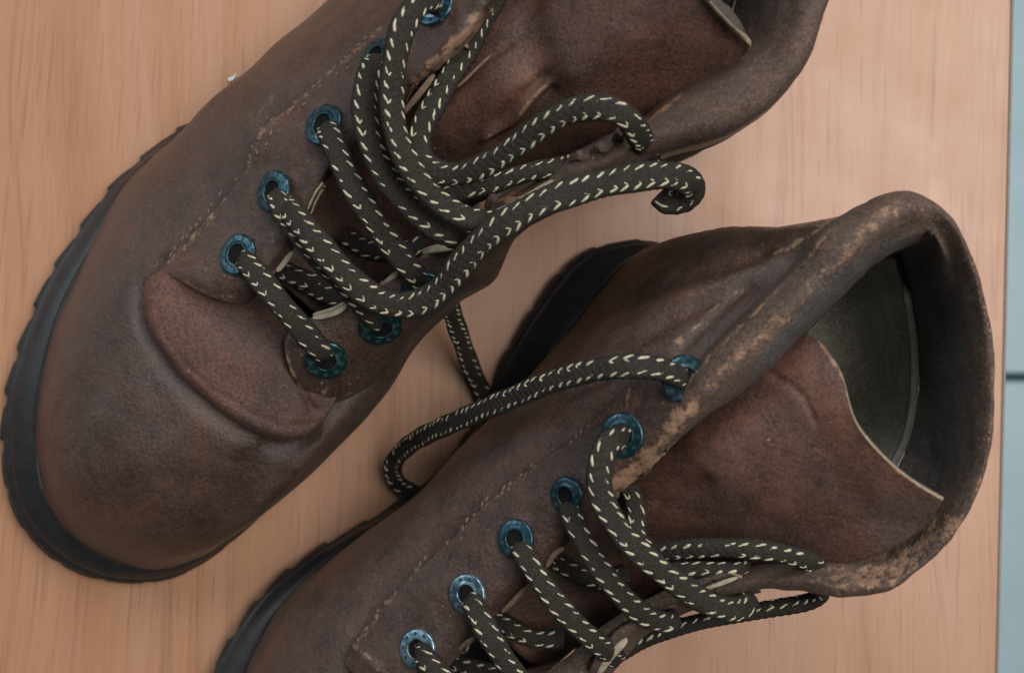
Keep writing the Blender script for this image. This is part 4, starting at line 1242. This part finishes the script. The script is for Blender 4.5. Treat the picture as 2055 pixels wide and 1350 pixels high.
strip(B, 'torn_strip', [(1200, 1352, 9.5), (1228, 1312, 10.0), (1258, 1280, 10.2)], .14, 'welt', .08)
strip(B, 'torn_strip', [(1295, 1222, 10.4), (1340, 1205, 10.8), (1390, 1192, 10.9), (1430, 1180, 11.0)], .13, 'collar', .09)
strip(B, 'torn_strip', [(1405, 1185, 11.0), (1440, 1172, 11.3), (1480, 1158, 11.4)], .07, 'welt', .06)

LB = [
    ([(985, 1232, 7.4), (1030, 1262, 8.0), (1075, 1280, 8.2), (1130, 1282, 8.0)], .32, .2, 0, (0, 0)),
    ([(1110, 1120, 8.2), (1160, 1150, 8.6), (1215, 1165, 8.7), (1260, 1150, 8.6)], .32, .2, 0, (0, 0)),
    ([(905, 1325, 7.2), (950, 1340, 7.7), (1000, 1350, 7.8)], .32, .2, 0, (0, 0)),
    ([(1225, 1322, 7.6), (1290, 1284, 8.2), (1360, 1258, 8.8), (1450, 1237, 9.3), (1550, 1220, 9.7), (1618, 1208, 10.0), (1646, 1192, 10.4), (1638, 1176, 10.8)], .30, .24, 68, (0, 0)),
    ([(842, 1304, 8.0), (850, 1316, 9.3), (884, 1356, 9.8), (940, 1420, 9.6)], .38, .24, 0, (1, 0)),
    ([(943, 1196, 8.6), (950, 1212, 9.9), (976, 1262, 10.3), (1012, 1322, 10.2), (1055, 1385, 9.7)], .38, .24, 0, (1, 0)),
    ([(1040, 1086, 9.2), (1049, 1104, 10.5), (1086, 1166, 11.0), (1135, 1230, 10.9), (1188, 1282, 10.5), (1222, 1308, 9.9), (1236, 1322, 9.2)], .36, .23, 4, (1, 0)),
    ([(1140, 998, 9.8), (1143, 1016, 11.1), (1164, 1070, 11.6), (1208, 1145, 11.6), (1258, 1205, 11.4), (1302, 1238, 11.0), (1340, 1248, 10.7), (1354, 1240, 10.4)], .35, .22, 4, (1, 0)),
    ([(1262, 974, 10.4), (1276, 1020, 10.5), (1278, 1070, 10.6), (1300, 1105, 10.9)], .3, .2, 0, (0, 0)),
    ([(1350, 1142, 10.3), (1420, 1142, 10.7), (1478, 1142, 10.8), (1500, 1140, 10.4)], .24, .18, 30, (0, 0)),
    ([(1290, 1112, 10.7), (1360, 1102, 11.8), (1440, 1098, 12.4), (1530, 1103, 12.6), (1600, 1117, 12.3), (1640, 1132, 11.8), (1662, 1142, 10.9)], .30, .22, -20, (0, 1)),
    ([(1258, 878, 11.0), (1246, 876, 12.5), (1218, 895, 13.2), (1202, 945, 13.3), (1210, 1005, 13.2), (1247, 1068, 13.1), (1300, 1122, 13.0), (1360, 1170, 12.7), (1412, 1205, 12.3), (1460, 1222, 11.8), (1494, 1216, 11.2), (1502, 1198, 10.8)], .38, .24, 4, (1, 0)),
    ([(1378, 768, 11.6), (1364, 755, 13.4), (1310, 738, 14.2), (1240, 736, 14.0), (1150, 752, 12.9), (1060, 784, 11.3), (970, 822, 9.2), (890, 856, 6.6), (830, 886, 4.0), (796, 918, 2.3), (788, 946, 1.4), (806, 975, .8), (850, 1000, .6)], .35, .22, -14, (1, 0)),
]
for k, (pts, a_, b_, tw, tp) in enumerate(LB):
    lace(B, pts, a_, b_, tw, taper=tp, chev={12: .7, 10: .8}.get(k))

# a scrap of white paper lying on the desk against the boot
V, F = [], []
c0 = w(468, 158, 0)
for i in range(5):
    for j in range(3):
        V.append(c0 + np.array([(i - 2) * .0007 + random.uniform(-.0002, .0002), (i - 2) * .0005 + (j - 1) * .0006 + random.uniform(-.0003, .0003), .0012 + .0007 * math.sin(i * 1.7 + j)]))
for i in range(4):
    for j in range(2):
        F.append((i * 3 + j, (i + 1) * 3 + j, (i + 1) * 3 + j + 1, i * 3 + j + 1))
o = mesh_obj('paper_scrap', np.array(V), F, M['lintwhite'])
o.modifiers.new('thickness', 'SOLIDIFY').thickness = .0004
tag(o, 'tiny crumpled white scrap on the desk touching the side of the upper boot', 'scrap')
